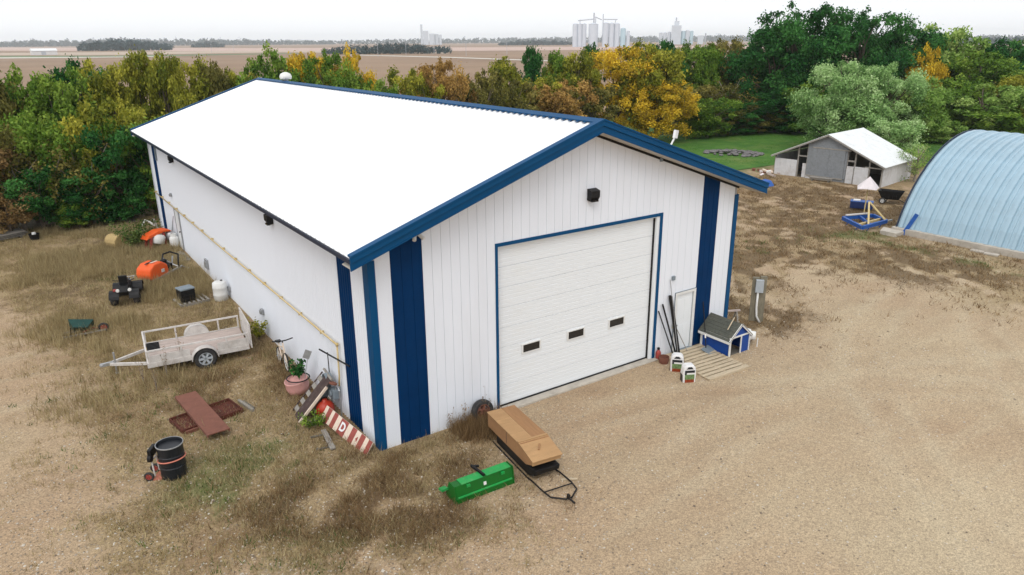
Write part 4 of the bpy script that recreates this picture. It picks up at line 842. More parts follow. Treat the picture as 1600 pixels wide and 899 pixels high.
# ------------------------------------------------------------------ front: plywood box on a towing sled, green implement, tyre
sl = thing('towing_sled', 'black low sled with bent tow bar under the plywood box', 'sled', (2.88, -2.55, 0), math.radians(-97))
# local x runs towards the tow bar, away from the door
b = MB(); b.prism([(-1.0, 0.06), (0.75, 0.06), (1.05, 0.2), (1.1, 0.36), (-1.0, 0.36)], 'y', -0.36, 0.36); b.build('tub', 'black', sl, bevel=0.03)
for s in (-1, 1):
    b = MB(); b.tube([(-1.45, s*0.40, 0.03), (0.8, s*0.40, 0.03), (1.0, s*0.40, 0.07), (1.55, s*0.40, 0.1), (1.85, s*0.36, 0.1), (2.1, s*0.06, 0.1)], 0.022, 6); b.build('runner', 'black', sl)
b = MB(); b.tube([(1.6, -0.39, 0.1), (1.6, 0.39, 0.1)], 0.016, 6); b.build('crossbar', 'black', sl)
b = MB(); b.tube([(2.08, -0.07, 0.1), (2.08, 0.07, 0.1)], 0.022, 6); b.tube([(2.05, 0, 0.1), (2.28, 0.03, 0.08)], 0.026, 6); b.box((2.06, 0, 0.13), (0.08, 0.05, 0.12)); b.build('tow_hitch', 'black', sl)
bx = thing('plywood_box', 'plywood box with hinged two-part lid sitting on the black sled', 'wooden box', (2.88, -2.55, 0.36), math.radians(-97))
b = MB(); b.prism([(-1.42, 0.0), (0.7, 0.0), (1.02, 0.14), (1.02, 0.26), (0.42, 0.40), (-1.42, 0.40)], 'y', -0.395, 0.395); b.build('box_body', 'ply', bx)
b = MB(); b.bb(-1.44, 0.36, -0.42, 0.02, 0.402, 0.425); b.build('lid', 'ply2', bx)
b = MB(); b.bb(-1.44, 0.36, 0.023, 0.42, 0.402, 0.428); b.build('lid', 'ply', bx)
r3 = RY(math.atan2(0.15, 0.66)); b = MB(); b.box((0.735, 0, 0.34), (0.74, 0.84, 0.022), r3); b.build('sloping_lid', 'ply2', bx)
b = MB(); b.bb(0.30, 0.37, -0.42, 0.42, 0.426, 0.45); b.build('hinge_batten', 'ply2', bx)
b = MB(); b.bb(0.40, 0.44, -0.40, 0.41, 0.415, 0.43); b.build('hinge_strip', 'ply', bx)
b = MB(); b.bb(1.02, 1.045, -0.40, 0.40, 0.13, 0.26); b.build('front_board', 'ply2', bx)
b = MB(); b.beam((0.6, 0.05, 0.40), (0.78, -0.08, 0.36), 0.05, 0.02); b.build('lid_handle', 'ply', bx)
b = MB(); b.bb(-0.35, -0.33, -0.398, -0.3955, 0.03, 0.38); b.build('panel_joint', 'brown', bx)
b = MB(); b.bb(-0.2, 0.2, -0.025, 0.025, 0, 0.03); o = b.build('wood_offcut', 'wood'); o.location = at(889, 750, 0.025); o.rotation_euler = (0, 0, -0.55); tag(o, 'short pale wood offcut on the gravel beside the sled tow bar', 'wood')

gi = thing('land_leveller', 'bright green steel box blade lying on the gravel beside the sled', 'farm implement', (1.2, -3.0, 0), math.radians(-1.5))
# long sheet steel box, local x along its length
b = MB(); b.prism([(-0.26, 0.0), (-0.25, 0.16), (-0.235, 0.165), (-0.18, 0.46), (0.05, 0.46), (0.16, 0.2), (0.16, 0.0)], 'x', -0.78, 0.78); b.build('blade_box', 'jd', gi, bevel=0.01)
b = MB(); b.bb(-0.62, -0.04, -0.2, 0.06, 0.462, 0.48); b.build('top_plate', 'jd2', gi, bevel=0.006)
b = MB(); b.bb(0.06, 0.74, -0.2, 0.06, 0.462, 0.48); b.build('top_plate', 'jd2', gi, bevel=0.006)
b = MB(); b.prism([(-0.252, 0.155), (-0.266, 0.16), (-0.262, 0.19), (-0.234, 0.195)], 'x', -0.74, 0.74); b.build('rib', 'jd2', gi)
for x in (-0.8, 0.8):
    b = MB(); b.prism([(-0.27, 0.0), (0.22, 0.0), (0.22, 0.16), (0.07, 0.47), (-0.19, 0.47)], 'x', x-0.012, x+0.012); b.build('end_plate', 'jd', gi)
for x in (-0.45, 0.5):
    b = MB(); b.box((x, -0.215, 0.40), (0.09, 0.05, 0.06)); b.build('hinge', 'jd2', gi)
b = MB(); b.beam((0.01, -0.16, 0.49), (-0.05, 0.34, 0.5), 0.05, 0.06); b.beam((-0.05, 0.3, 0.5), (0.1, 0.22, 0.5), 0.05, 0.05); b.build('hitch_bracket', 'black', gi)
b = MB(); b.box((0.0, -0.218, 0.3), (0.07, 0.012, 0.08), RX(-0.18)); b.build('decal', 'chalk', gi)
b = MB(); b.prism([(0.1, 0.3), (0.3, 0.24), (0.26, 0.2), (0.1, 0.24)], 'x', -0.98, -0.813); b.build('side_wing', 'jd2', gi)

ty_ = wheel(None, (3.02, -0.24, 0.33), 0.34, 0.2, 'y', rim='rust', spokes=5, name='tyre_and_rim', rot=(math.radians(80), 0, 0))
ty_.name = 'spare_wheel'; tag(ty_, 'old tyre on a rusty rim leaning beside the overhead door', 'wheel')

# ------------------------------------------------------------------ entrance: wooden deck, bags, tools, dog house, cylinder
dk = thing('wooden_walkway', 'pale slatted wooden walkway laid before the entrance door', 'walkway', (11.2, -1.2, 0), math.radians(-3))
for i in range(11):
    y = -1.08+i*0.2; b = MB(); b.bb(-0.92+rnd.uniform(-.02, .02), 0.92+rnd.uniform(-.02, .02), y, y+0.14, 0.05, 0.08+rnd.uniform(-.004, .004)); b.build('board', 'wood', dk)
for x in (-0.85, 0, 0.85):
    b = MB(); b.bb(x-0.04, x+0.04, -1.08, 1.06, -0.05, 0.049); b.build('runner', 'wood', dk)
b = MB(); b.bb(-0.92, 0.92, -1.13, -1.085, 0.0, 0.085); b.build('end_board', 'wood', dk)

def bag(label, loc, rz):
    g = thing('soil_bag', label, 'bag', loc, rz, 'white printed bags by the walkway')
    b = MB(); b.prism([(-0.2, 0.0), (0.2, 0.0), (0.215, 0.3), (0.19, 0.52), (0.12, 0.6), (-0.12, 0.6), (-0.19, 0.52), (-0.215, 0.3)], 'y', -0.14, 0.14); b.build('film', 'bagwhite', g, bevel=0.035)
    y = -0.145
    for x0, x1, z0, z1, m in ((-0.15, 0.15, 0.02, 0.13, 'bagred'), (-0.155, 0.155, 0.135, 0.3, 'baggreen'), (-0.16, 0.16, 0.36, 0.44, 'bagblack'), (-0.16, -0.10, 0.29, 0.355, 'bagblack')):
        b = MB(); b.bb(x0, x1, y-0.003, y+0.004, z0, z1); b.build('print', m, g)
    b = MB(); b.prism([(-0.11, 0.48), (0.11, 0.48), (0.05, 0.555), (-0.05, 0.555)], 'y', y-0.003, y+0.004); b.build('print', 'bagblack', g)
    b = MB(); b.bb(0.2115, 0.218, -0.09, 0.09, 0.30, 0.42); b.build('print', 'bagblack', g)
    b = MB(); b.bb(-0.218, -0.2115, -0.1, 0.1, 0.02, 0.28); b.build('print', 'bagblack', g)
bag('white printed bag nearer the leaning poles, partly hidden by the other bag', (9.98, -1.1, 0.0), math.radians(-46))
bag('white printed bag standing foremost on the gravel at the walkway corner', (9.68, -1.85, 0.0), math.radians(-28))

def pole(name, label, u0, v0, x1, z1, r, m, cat='pole', group=None):
    p0 = at(u0, v0); p0.y = min(p0.y, -0.3-0.1*rnd.random()); o = MB().tube([p0, (x1, -0.06-r, z1)], r, 7).build(name, m); return tag(o, label, cat, group)
pole('pole', 'thin black pole nearest the overhead door, leaning on the wall', 1041, 553, 10.05, 1.75, 0.022, 'black')
pole('pole', 'black pole between the thin pole and the thick bar on the wall', 1044, 552, 10.22, 1.95, 0.03, 'black')
pole('bar', 'thick black bar leaning left of the entrance door', 1049, 551, 10.52, 2.2, 0.05, 'black', 'bar')
pole('bar', 'second thick black bar close against its twin beside the entrance door', 1051, 552, 10.60, 2.15, 0.04, 'black', 'bar')
pole('rod', 'tall thin grey rod rising above the black bars beside the entrance door', 1047, 552, 10.52, 2.75, 0.012, 'steel', 'rod')
pole('broom_handle', 'thin grey handle leaning across the lower entrance door', 1062, 546, 10.93, 1.0, 0.014, 'greypal', 'handle')
rp = thing('fire_extinguisher', 'small red canister on the ground at the foot of the leaning poles', 'canister', at(1028, 562))
b = MB(); b.lathe([(0.08, 0.0), (0.09, 0.02), (0.09, 0.26), (0.05, 0.34), (0.03, 0.36), (0, 0.36)], 12); b.build('body', 'redpaint', rp, smooth=True)
b = MB(); b.box((0, 0, 0.4), (0.06, 0.06, 0.08)); b.tube([(0, 0, 0.42), (-0.1, -0.02, 0.46)], 0.012, 5); b.build('valve', 'black', rp)
b = MB(); b.bb(-0.05, 0.05, -0.096, -0.088, 0.1, 0.2); b.build('label_patch', 'chalk', rp)
b = MB(); b.lathe([(0.14, 0.0), (0.17, 0.12), (0.18, 0.25), (0.165, 0.25), (0.15, 0.05), (0, 0.04)], 14); o = b.build('rusty_bucket', 'rust'); o.location = at(1037, 568); tag(o, 'low rusty bucket beside the red canister', 'bucket')

dh = thing('dog_house', 'blue dog house with white trim and dark shingled roof by the corner', 'dog house', (12.68, -0.78, 0), math.radians(0))
# footprint 1.0 x 1.25, ridge along y, open gable faces -y (towards viewer)
hx, hy, wz, rz_ = 0.5, 0.62, 0.66, 1.1
for x in (-hx, hx):
    b = MB(); b.bb(*sorted((x, x-math.copysign(0.03, x))), -hy+0.03, hy-0.03, 0.03, wz); b.build('side_wall', 'dogblue', dh)
b = MB(); b.prism([(-hx, 0.03), (hx, 0.03), (hx, wz), (0, rz_-0.02), (-hx, wz)], 'y', hy-0.03, hy); b.build('back_wall', 'dogblue', dh)
b = MB(); b.bb(0.08, hx, -hy, -hy+0.03, 0.03, wz); b.build('front_wall', 'dogblue', dh)
b = MB(); b.prism([(-hx, wz), (hx, wz), (0, rz_-0.02)], 'y', -hy, -hy+0.03); b.build('gable', 'dogblue', dh)
b = MB(); b.bb(-hx+0.04, hx-0.04, -hy+0.04, hy-0.04, 0.0, 0.03); b.build('floor', 'mulch', dh)
b = MB(); b.bb(-hx-0.03, -hx+0.05, -hy-0.03, -hy-0.002, 0, wz); b.build('corner_post', 'chalk', dh)
b = MB(); b.bb(0.05, 0.1, -hy-0.03, -hy-0.002, 0, wz); b.build('corner_post', 'chalk', dh)
b = MB(); b.bb(-hx-0.03, -hx-0.002, hy-0.08, hy+0.0, 0, wz); b.build('corner_post', 'chalk', dh)
b = MB(); b.bb(hx-0.0, hx+0.03, -hy-0.03, -hy-0.002, 0, wz); b.build('corner_post', 'chalk', dh)
b = MB(); b.bb(-hx-0.03, hx+0.03, -hy-0.034, -hy-0.004, wz, wz+0.05); b.build('gable_trim', 'chalk', dh)
sa = math.atan2(rz_-wz, hx)
for s in (-1, 1):
    b = MB(); b.beam((s*(hx+0.08), -hy-0.06, wz-0.07*math.tan(sa)), (0, -hy-0.06, rz_+0.0), 0.03, 0.07); b.build('barge_board', 'chalk', dh)
    b = MB(); b.bb(*sorted((s*(hx+0.118), s*(hx+0.098))), -hy-0.07, hy+0.05, wz-0.15, wz-0.065); b.build('eave_board', 'chalk', dh)
    b = MB(); b.bb(*sorted((s*(hx+0.03), s*(hx+0.003))), -hy+0.0, hy-0.081, wz-0.05, wz+0.01) if s < 0 else b.bb(hx+0.003, hx+0.03, -hy, hy, wz-0.05, wz+0.01); b.build('eave_trim', 'chalk', dh)
    sl_ = math.hypot(hx+0.1, (rz_-wz)*(hx+0.1)/hx)
    for k in range(6):
        t0, t1 = k/6, (k+1)/6+0.03
        x0, x1 = s*(hx+0.1)*(1-t0), s*(hx+0.1)*(1-min(t1, 1)); z0 = rz_+0.03-(rz_-wz)*abs(x0)/hx; z1 = rz_+0.03-(rz_-wz)*abs(x1)/hx
        b = MB(); b.add([(x0, -hy-0.08, z0+0.012), (x1, -hy-0.08, z1), (x1, hy+0.06, z1), (x0, hy+0.06, z0+0.012), (x0, -hy-0.08, z0-0.012), (x1, -hy-0.08, z1-0.02), (x1, hy+0.06, z1-0.02), (x0, hy+0.06, z0-0.012)], [(0, 1, 2, 3), (7, 6, 5, 4), (0, 3, 7, 4), (1, 5, 6, 2), (0, 4, 5, 1), (3, 2, 6, 7)])
        b.build('shingle_course', 'shingle', dh)
ss = thing('snow_shovel', 'black scoop shovel with long dark handle leaning on the dog house', 'shovel', (11.95, -0.72, 0), math.radians(12))
b = MB(); b.add([(-0.24, -0.3, 0.01), (0.24, -0.3, 0.01), (0.24, 0.16, 0.14), (-0.24, 0.16, 0.14), (-0.24, -0.3, 0.03), (0.24, -0.3, 0.03), (0.24, 0.16, 0.165), (-0.24, 0.16, 0.165)], [(0, 1, 2, 3), (7, 6, 5, 4), (0, 4, 5, 1), (1, 5, 6, 2), (2, 6, 7, 3), (3, 7, 4, 0)]); b.build('scoop', 'grey', ss)
b = MB(); b.tube([(0, 0.1, 0.14), (0.22, 0.32, 0.82), (0.5, 0.62, 1.62)], 0.018, 6); b.build('handle', 'black', ss)
b = MB(); b.beam((0.1, 0.2, 0.45), (0.16, 0.26, 0.62), 0.04); b.build('grip_sleeve', 'chalk', ss)
b = MB(); b.tube([(12.26, -1.2, 0.93), (12.63, -1.15, 1.28)], 0.02, 6); tag(b.build('stick', 'wood'), 'pale stick lying up the dog house roof', 'stick')
gas_bottle('gas_cylinder', 'large white gas cylinder lying on blocks right of the dog house', (13.55, -0.95, 0.12), lying=True, rz=math.radians(35), s=1.55)
st = thing('cylinder_stand', 'small wooden stand holding the white cylinder beside the dog house', 'stand', (13.55, -0.95, 0), math.radians(35))
for y in (-0.18, 0.18):
    b = MB(); b.bb(-0.2, 0.2, y-0.04, y+0.04, 0, 0.12); b.build('block', 'greypal', st)
b = MB(); b.tube([(-0.15, -0.45, 0.0), (-0.15, -0.45, 0.35)], 0.02, 6); b.build('peg', 'chalk', st)

ps = thing('service_post', 'old wooden service post with grey meter box and white conduit', 'post', (15.7, 0.18, 0), math.radians(-48))
for x in (-0.15, 0.12):
    b = MB(); b.bb(x-0.12, x+0.12, 0.0, 0.12, -0.05, 1.78+x*0.2); b.build('plank', 'post', ps)
b = MB(); b.bb(-0.16, 0.13, -0.14, -0.002, 1.2, 1.7); b.build('meter_box', 'lightgrey', ps, bevel=0.015)
b = MB(); b.tube([(-0.05, -0.07, 1.25), (-0.05, -0.07, 0.6), (-0.02, -0.09, 0.25), (0.12, -0.1, 0.0)], 0.04, 8); b.build('conduit', 'chalk', ps, smooth=True)
sh_ = thing('saw_horse', 'low wooden saw horse standing behind the dog house', 'saw horse', (14.55, 0.75, 0), math.radians(-25))
b = MB(); b.beam((-0.6, 0, 0.5), (0.6, 0, 0.5), 0.09, 0.05); b.build('beam', 'deck', sh_)
for x in (-0.45, 0.45):
    for s in (-1, 1):
        b = MB(); b.beam((x, s*0.02, 0.48), (x, s*0.22, 0.0), 0.05, 0.05); b.build('leg', 'greypal', sh_)

# ------------------------------------------------------------------ arched steel building on the right
qn = thing('arched_building', 'pale blue-grey corrugated steel arch building on a concrete footing', 'building', (33.2, 4.25, 0))
HWq, Hq, Zf = 6.6, 4.75, 0.32
Rq = (HWq**2+Hq**2)/(2*Hq); cz = Hq-Rq; a0 = math.asin(min(1, (0-cz)/Rq)); a0 = math.pi-math.atan2(-cz, -HWq) if False else None
th0 = math.atan2(-cz, -HWq); th1 = math.atan2(-cz, HWq)
pw = 0.62; pf = [(0.0, 0.0), (0.10, 0.0), (0.14, 0.1), (0.30, 0.1), (0.34, 0.0), (0.44, 0.0), (0.46, 0.04), (0.53, 0.04), (0.56, 0.0), (pw-0.003, 0.0)]
b = MB(); NS = 22; k = len(pf); vs = []
for i in range(NS+1):
    t = th0+(th1-th0)*i/NS
    for y, o in pf: vs.append((HWq+(Rq+o)*math.cos(t), -y, Zf+cz+(Rq+o)*math.sin(t)))
b.add(vs, [(i*k+j, i*k+j+1, (i+1)*k+j+1, (i+1)*k+j) for i in range(NS) for j in range(k-1)])
am = b.mesh('arch_panel', 'quonset')
for i in range(46): inst(am, 'arch_panel', qn, (0, -i*pw, 0))
b = MB(); b.bb(-0.25, 0.2, -28.6, 0.2, -0.1, Zf+0.02); b.build('footing', 'concrete', qn, bevel=0.03); b = MB(); b.bb(2*HWq-0.2, 2*HWq+0.25, -28.6, 0.2, -0.1, Zf+0.02); b.build('footing', 'concrete', qn)
b = MB(); b.prism([(HWq+(Rq-0.02)*math.cos(t), Zf+cz+(Rq-0.02)*math.sin(t)) for t in [th0+(th1-th0)*i/24 for i in range(25)]]+[(2*HWq, 0), (0, 0)], 'y', -0.25, -0.12); b.build('end_wall', 'quonset', qn)
b = MB(); vs = []
for i in range(NS+1):
    t = th0+(th1-th0)*i/NS
    for rr in (Rq-0.03, Rq+0.10):
        for y in (-0.0, 0.06): vs.append((HWq+rr*math.cos(t), y, Zf+cz+rr*math.sin(t)))
b.add(vs, [(i*4+a, i*4+c, (i+1)*4+c, (i+1)*4+a) for i in range(NS) for a, c in ((0, 1), (1, 3), (3, 2), (2, 0))]); b.build('end_flashing', 'navy', qn)
b = MB(); b.prism([(0, 0), (-0.9, -0.3), (-0.9, -1.2), (0, -1.2)], 'z', -0.05, 0.22); o = b.build('concrete_ramp', 'concrete'); o.location = (33.0, 4.9, 0); tag(o, 'pale concrete wedge at the left end of the arched building footing', 'concrete')
b = MB(); b.beam((32.9, 3.75, 0.0), (33.28, 3.35, 1.2), 0.05, 0.2); tag(b.build('blue_board', 'impblue'), 'narrow blue board leaning on the arched building', 'board')
for (u0, v0, u1, v1, lab) in ((1517, 392, 1537, 396, 'pale weathered plank, left of two lying before the arched building'), (1538, 397, 1560, 401, 'pale weathered plank, right of two lying before the arched building')):
    b = MB(); b.beam(at(u0, v0)+Vector((0, 0, 0.05)), at(u1, v1)+Vector((0, 0, 0.05)), 0.35, 0.07); tag(b.build('plank', 'concrete'), lab, 'plank')

# ------------------------------------------------------------------ open-fronted shed
sd_ = thing('open_shed', 'low grey and white livestock shed with white roof and open front', 'shed', (43.6, 19.95, 0), math.radians(-82))
SW, SD_, EZ, RZs = 8.3, 5.6, 1.62, 3.5
def sz(x): return EZ+(RZs-EZ)*(1-abs(x-SW/2)/(SW/2))
def fr(x0, x1, z0, z1, m, name, y=0.0, t=0.05):
    b = MB(); b.bb(x0, x1, y, y+t, z0, z1); return b.build(name, m, sd_)
def ribs(x0, x1, z1, n):
    for a, c in split(x0, x1, n): fr(a+0.004, c-0.004, 0.0, z1, 'barnwhite', 'wall_sheet')
ribs(0.02, 1.82, 1.3, 0.45); ribs(5.70, 6.2, 1.28, 0.5); ribs(6.28, 7.28, 1.3, 0.5)
b = MB(); b.bb(2.25, 2.55, 0.1, 0.14, 0.0, 1.1); b.build('half_door', 'barnwhite', sd_)
for x in (0.0, 1.86, 2.6, 5.66, 6.24, 7.3, 8.24): fr(x-0.05, x+0.05, 0, sz(x)-0.12, 'barnwood', 'post', 0.06, 0.09)
gb = MB(); gb.prism([(2.62, 0.25), (5.66, 0.25), (5.66, sz(5.66)-0.13), (SW/2, RZs-0.13), (2.62, sz(2.62)-0.13)], 'y', 0.0, 0.05); gb.build('gable_board', 'osb', sd_)
fr(3.0, 4.3, 0.3, 2.35, 'osb', 'sliding_door', -0.06, 0.05); fr(4.31, 5.5, 0.3, 2.35, 'osb', 'sliding_door', -0.06, 0.05)
fr(3.0, 5.9, 2.36, 2.45, 'barnwood', 'door_track', -0.08, 0.07); fr(2.7, 5.5, 0.2, 0.3, 'barnwood', 'sill_board', -0.07, 0.06)
fr(2.62, 3.2, 0.0, 0.24, 'barnwhite', 'skirt_board'); fr(3.9, 5.6, 0.0, 0.2, 'osb', 'skirt_board')
fr(1.91, 2.55, 1.6, 1.7, 'barnwood', 'lintel', 0.07); fr(5.71, 6.19, 1.6, 1.72, 'barnwood', 'lintel', 0.07); fr(7.0, 8.2, 1.3, 1.38, 'barnwood', 'rail', 0.02)
for x in (0.0, SW-0.05):
    for a, c in split(0.1, SD_, 0.95):
        b = MB(); b.bb(x, x+0.05, a+0.003, c-0.003, 0, EZ-0.08); b.build('side_sheet', 'barnwhite', sd_)
b = MB(); b.prism([(0, 0), (SW, 0), (SW, EZ-0.08), (SW/2, RZs-0.13), (0, EZ-0.08)], 'y', SD_-0.05, SD_); b.build('back_wall', 'barnwood', sd_)
b = MB(); b.bb(0.06, SW-0.06, 0.1, SD_-0.06, -0.02, 0.02); b.build('earth_floor', 'mulch', sd_)
for s in (-1, 1):
    for a, c in split(-0.3, SD_+0.25, 0.9):
        b = MB(); X0, X1 = SW/2, SW/2+s*(SW/2+0.25); zl = EZ-(RZs-EZ)*0.25/(SW/2)
        b.add([(X0, a+.004, RZs), (X1, a+.004, zl), (X1, c-.004, zl), (X0, c-.004, RZs), (X0, a+.004, RZs-0.03), (X1, a+.004, zl-0.03), (X1, c-.004, zl-0.03), (X0, c-.004, RZs-0.03)], [(0, 1, 2, 3), (7, 6, 5, 4), (0, 4, 5, 1), (1, 5, 6, 2), (2, 6, 7, 3), (3, 7, 4, 0)])
        b.build('roof_sheet', 'barnroof', sd_)
    b = MB(); b.beam((SW/2, -0.27, RZs-0.09), (SW/2+s*(SW/2+0.22), -0.27, EZ-0.18), 0.04, 0.12); b.build('barge_board', 'barnwood', sd_)
ft = thing('feed_trough', 'dark wooden feed trough standing before the shed doors', 'trough', at(1282, 284), math.radians(-76))
b = MB(); b.prism([(-0.2, 0.3), (0.2, 0.3), (0.12, 0.12), (-0.12, 0.12)], 'x', -0.8, 0.8); b.build('tub', 'barnwood', ft)
for x in (-0.6, 0.6):
    b = MB(); b.bb(x-0.04, x+0.04, -0.2, 0.2, 0, 0.12); b.build('leg', 'mulch', ft)

# ------------------------------------------------------------------ blue implement, box, umbrella, cart
im = thing('cultivator_frame', 'bright blue implement frame with cream A-frame arms near the arched building', 'farm implement')
Pq = [at(1317, 341, .28), at(1347, 356, .28), at(1385, 346, .28), at(1364, 337, .28)]
for i in range(4):
    b = MB(); b.beam(Pq[i], Pq[(i+1) % 4], 0.14, 0.2); b.build('frame_beam', 'impblue', im)
b = MB(); b.beam(Pq[0].lerp(Pq[3], .55), Pq[1].lerp(Pq[2], .35), 0.12, 0.16); b.build('cross_beam', 'impblue', im)
b = MB(); b.beam(Pq[0].lerp(Pq[1], .75), Pq[3].lerp(Pq[2], .6), 0.1, 0.12); b.build('cross_beam', 'impyel', im)
b = MB(); b.beam(Pq[0].lerp(Pq[3], .1)+Vector((0, 0, .16)), Pq[0].lerp(Pq[3], .85)+Vector((0, 0, .16)), 0.16, 0.06); b.build('top_bar', 'trailer', im)
tp = at(1358, 316, 1.25); f0 = Pq[1].lerp(Pq[2], .25); f1 = Pq[2]
b = MB(); b.tube([f0, tp], 0.055, 7); b.build('mast_arm', 'impyel', im); b = MB(); b.tube([tp+Vector((.05, 0, 0)), f1], 0.055, 7); b.build('mast_arm', 'impyel', im)
b = MB(); b.beam(Pq[2], Pq[2]+(Pq[2]-Pq[1]).normalized()*0.6, 0.08, 0.08); b.build('drawbar', 'steel', im)
for i in range(6):
    p = Pq[i % 4].lerp(Pq[(i+1) % 4], 0.25+0.5*(i > 3)); b = MB(); b.tube([p, p+Vector((0.06, 0, -0.15)), p+Vector((-0.06, 0.02, -0.3))], 0.03, 5); b.build('tine', 'impblue', im)
bb_ = thing('tool_box', 'navy blue box with pale lid behind the blue implement frame', 'box', at(1345, 328), math.radians(-62))
b = MB(); b.bb(-0.65, 0.65, -0.3, 0.3, 0.12, 0.52); b.build('body', 'darkblue', bb_, bevel=0.02)
b = MB(); b.bb(-0.66, 0.66, -0.31, 0.31, 0.521, 0.57); b.build('lid', 'impblue', bb_, bevel=0.01)
b = MB(); b.bb(-0.5, -0.1, -0.15, 0.2, 0.571, 0.63); b.build('tray', 'chalk', bb_)
for x in (-0.5, 0.5):
    b = MB(); b.bb(x-0.05, x+0.05, -0.28, 0.28, 0, 0.12); b.build('foot', 'mulch', bb_)
um = thing('umbrella', 'white canopy umbrella on a cream pole beyond the blue implement', 'umbrella', at(1349, 339))
b = MB(); b.tube([(0, 0, 0), (0.03, 0, 2.1)], 0.035, 8); b.build('pole', 'impyel', um)
b = MB(); n = 7; c0 = (0.08, 0.0, 2.45)
rim = [(0.03+0.68*math.cos(2*math.pi*k/n)*(1+0.12*math.sin(5*k)), 0.62*math.sin(2*math.pi*k/n), 1.78+0.05*math.cos(3*k)) for k in range(n)]
b.add([c0]+rim+[(c0[0], c0[1], c0[2]-0.03)]+[(x, y, z-0.02) for x, y, z in rim], [(0, 1+k, 1+(k+1) % n) for k in range(n)]+[(n+1, n+2+(k+1) % n, n+2+k) for k in range(n)]+[(1+k, n+2+k, n+2+(k+1) % n, 1+(k+1) % n) for k in range(n)])
cn = b.build('canopy', 'tarp', um)
for k in range(n):
    b = MB(); b.tube([(0.05, 0, 2.3), tuple(Vector(rim[k])-Vector((0, 0, .04)))], 0.012, 4); b.build('rib', 'steel', um)
dc = thing('dump_cart', 'black plastic garden dump cart parked before the shed', 'cart', at(1390, 318), math.radians(-70))
tp_ = [(-0.75, -0.45), (0.75, -0.38), (0.75, 0.38), (-0.75, 0.45)]; bt_ = [(-0.45, -0.3), (0.5, -0.25), (0.5, 0.25), (-0.45, 0.3)]
b = MB(); b.add([(x, y, 0.85) for x, y in tp_]+[(x, y, 0.3) for x, y in bt_], [(0, 1, 5, 4), (1, 2, 6, 5), (2, 3, 7, 6), (3, 0, 4, 7), (7, 6, 5, 4)])
b.add([(x*.95, y*.95, 0.845) for x, y in tp_]+[(x*.95, y*.95, 0.33) for x, y in bt_], [(4, 5, 1, 0), (5, 6, 2, 1), (6, 7, 3, 2), (7, 4, 0, 3), (4, 5, 6, 7)]); b.build('tub', 'black', dc)
for s in (-1, 1): wheel(dc, (-0.4, s*0.42, 0.2), 0.2, 0.12, 'y', rim='chalk')
b = MB(); b.tube([(0.5, 0, 0.3), (0.9, 0, 0.12), (1.3, 0, 0.05)], 0.025, 6); b.build('handle', 'black', dc)
for k in range(3):
    b = MB(); b.bb(-0.1+k*0.22, -0.06+k*0.22, -0.37, -0.33, 0.35, 0.82); b.build('rib', 'black', dc)

# ------------------------------------------------------------------ stone pile, rubble, tarp
def stone_mesh(seed):
    r = random.Random(seed); b = MB(); b.lathe([(0, -0.35), (0.4, -0.22), (0.5, 0.05), (0.33, 0.3), (0, 0.38)], 6)
    b.v = [(x*r.uniform(.75, 1.25), y*r.uniform(.75, 1.25), z*r.uniform(.8, 1.2)) for x, y, z in b.v]; return b.mesh('stone', 'stone')
SM = [stone_mesh(i) for i in range(5)]
pc_ = at(1146, 242); sp_ = thing('stone_pile', 'ring of grey field stones piled on the green lawn', 'stone pile', pc_, math.radians(-55))
for i in range(70):
    t = rnd.uniform(0, 2*math.pi); r = math.sqrt(rnd.random()); s = rnd.uniform(.3, .7)
    inst(SM[i % 5], 'stone', sp_, (r*2.7*math.cos(t), r*1.5*math.sin(t), 0.1+0.3*(1-r)), rnd.uniform(0, 6), (s, s*rnd.uniform(.7, 1), s*.7))
rb = thing('scrap_heap', 'heap of broken pinkish boards and blocks left of the shed', 'scrap heap', at(1196, 273))
for i in range(12):
    b = MB(); b.box((0, 0, 0), (rnd.uniform(.2, .9), rnd.uniform(.1, .25), rnd.uniform(.06, .2))); o = b.build('scrap_piece', rnd.choice(['cream', 'deck', 'rust', 'tarp', 'chalk']), rb)
    o.location = (rnd.uniform(-.9, .9), rnd.uniform(-1.2, 1.2), rnd.uniform(.08, .3)); o.rotation_euler = (rnd.uniform(-.3, .3), rnd.uniform(-.3, .3), rnd.uniform(0, 3))
b = MB(); n = 9
vs = [(0, 0, 0.45)]+[(0.9*math.cos(2*math.pi*k/n)*(1+.2*math.sin(3*k)), 0.7*math.sin(2*math.pi*k/n), 0.02) for k in range(n)]+[(0.55*math.cos(2*math.pi*k/n), 0.42*math.sin(2*math.pi*k/n), 0.36+.06*math.sin(2*k)) for k in range(n)]
b.add(vs, [(0, 1+n+k, 1+n+(k+1) % n) for k in range(n)]+[(1+n+k, 1+k, 1+(k+1) % n, 1+n+(k+1) % n) for k in range(n)]); o = b.build('blue_tarp', 'impblue', smooth=True); o.location = at(1194, 290); tag(o, 'crumpled blue tarp over a mound beyond the roof edge', 'tarp')

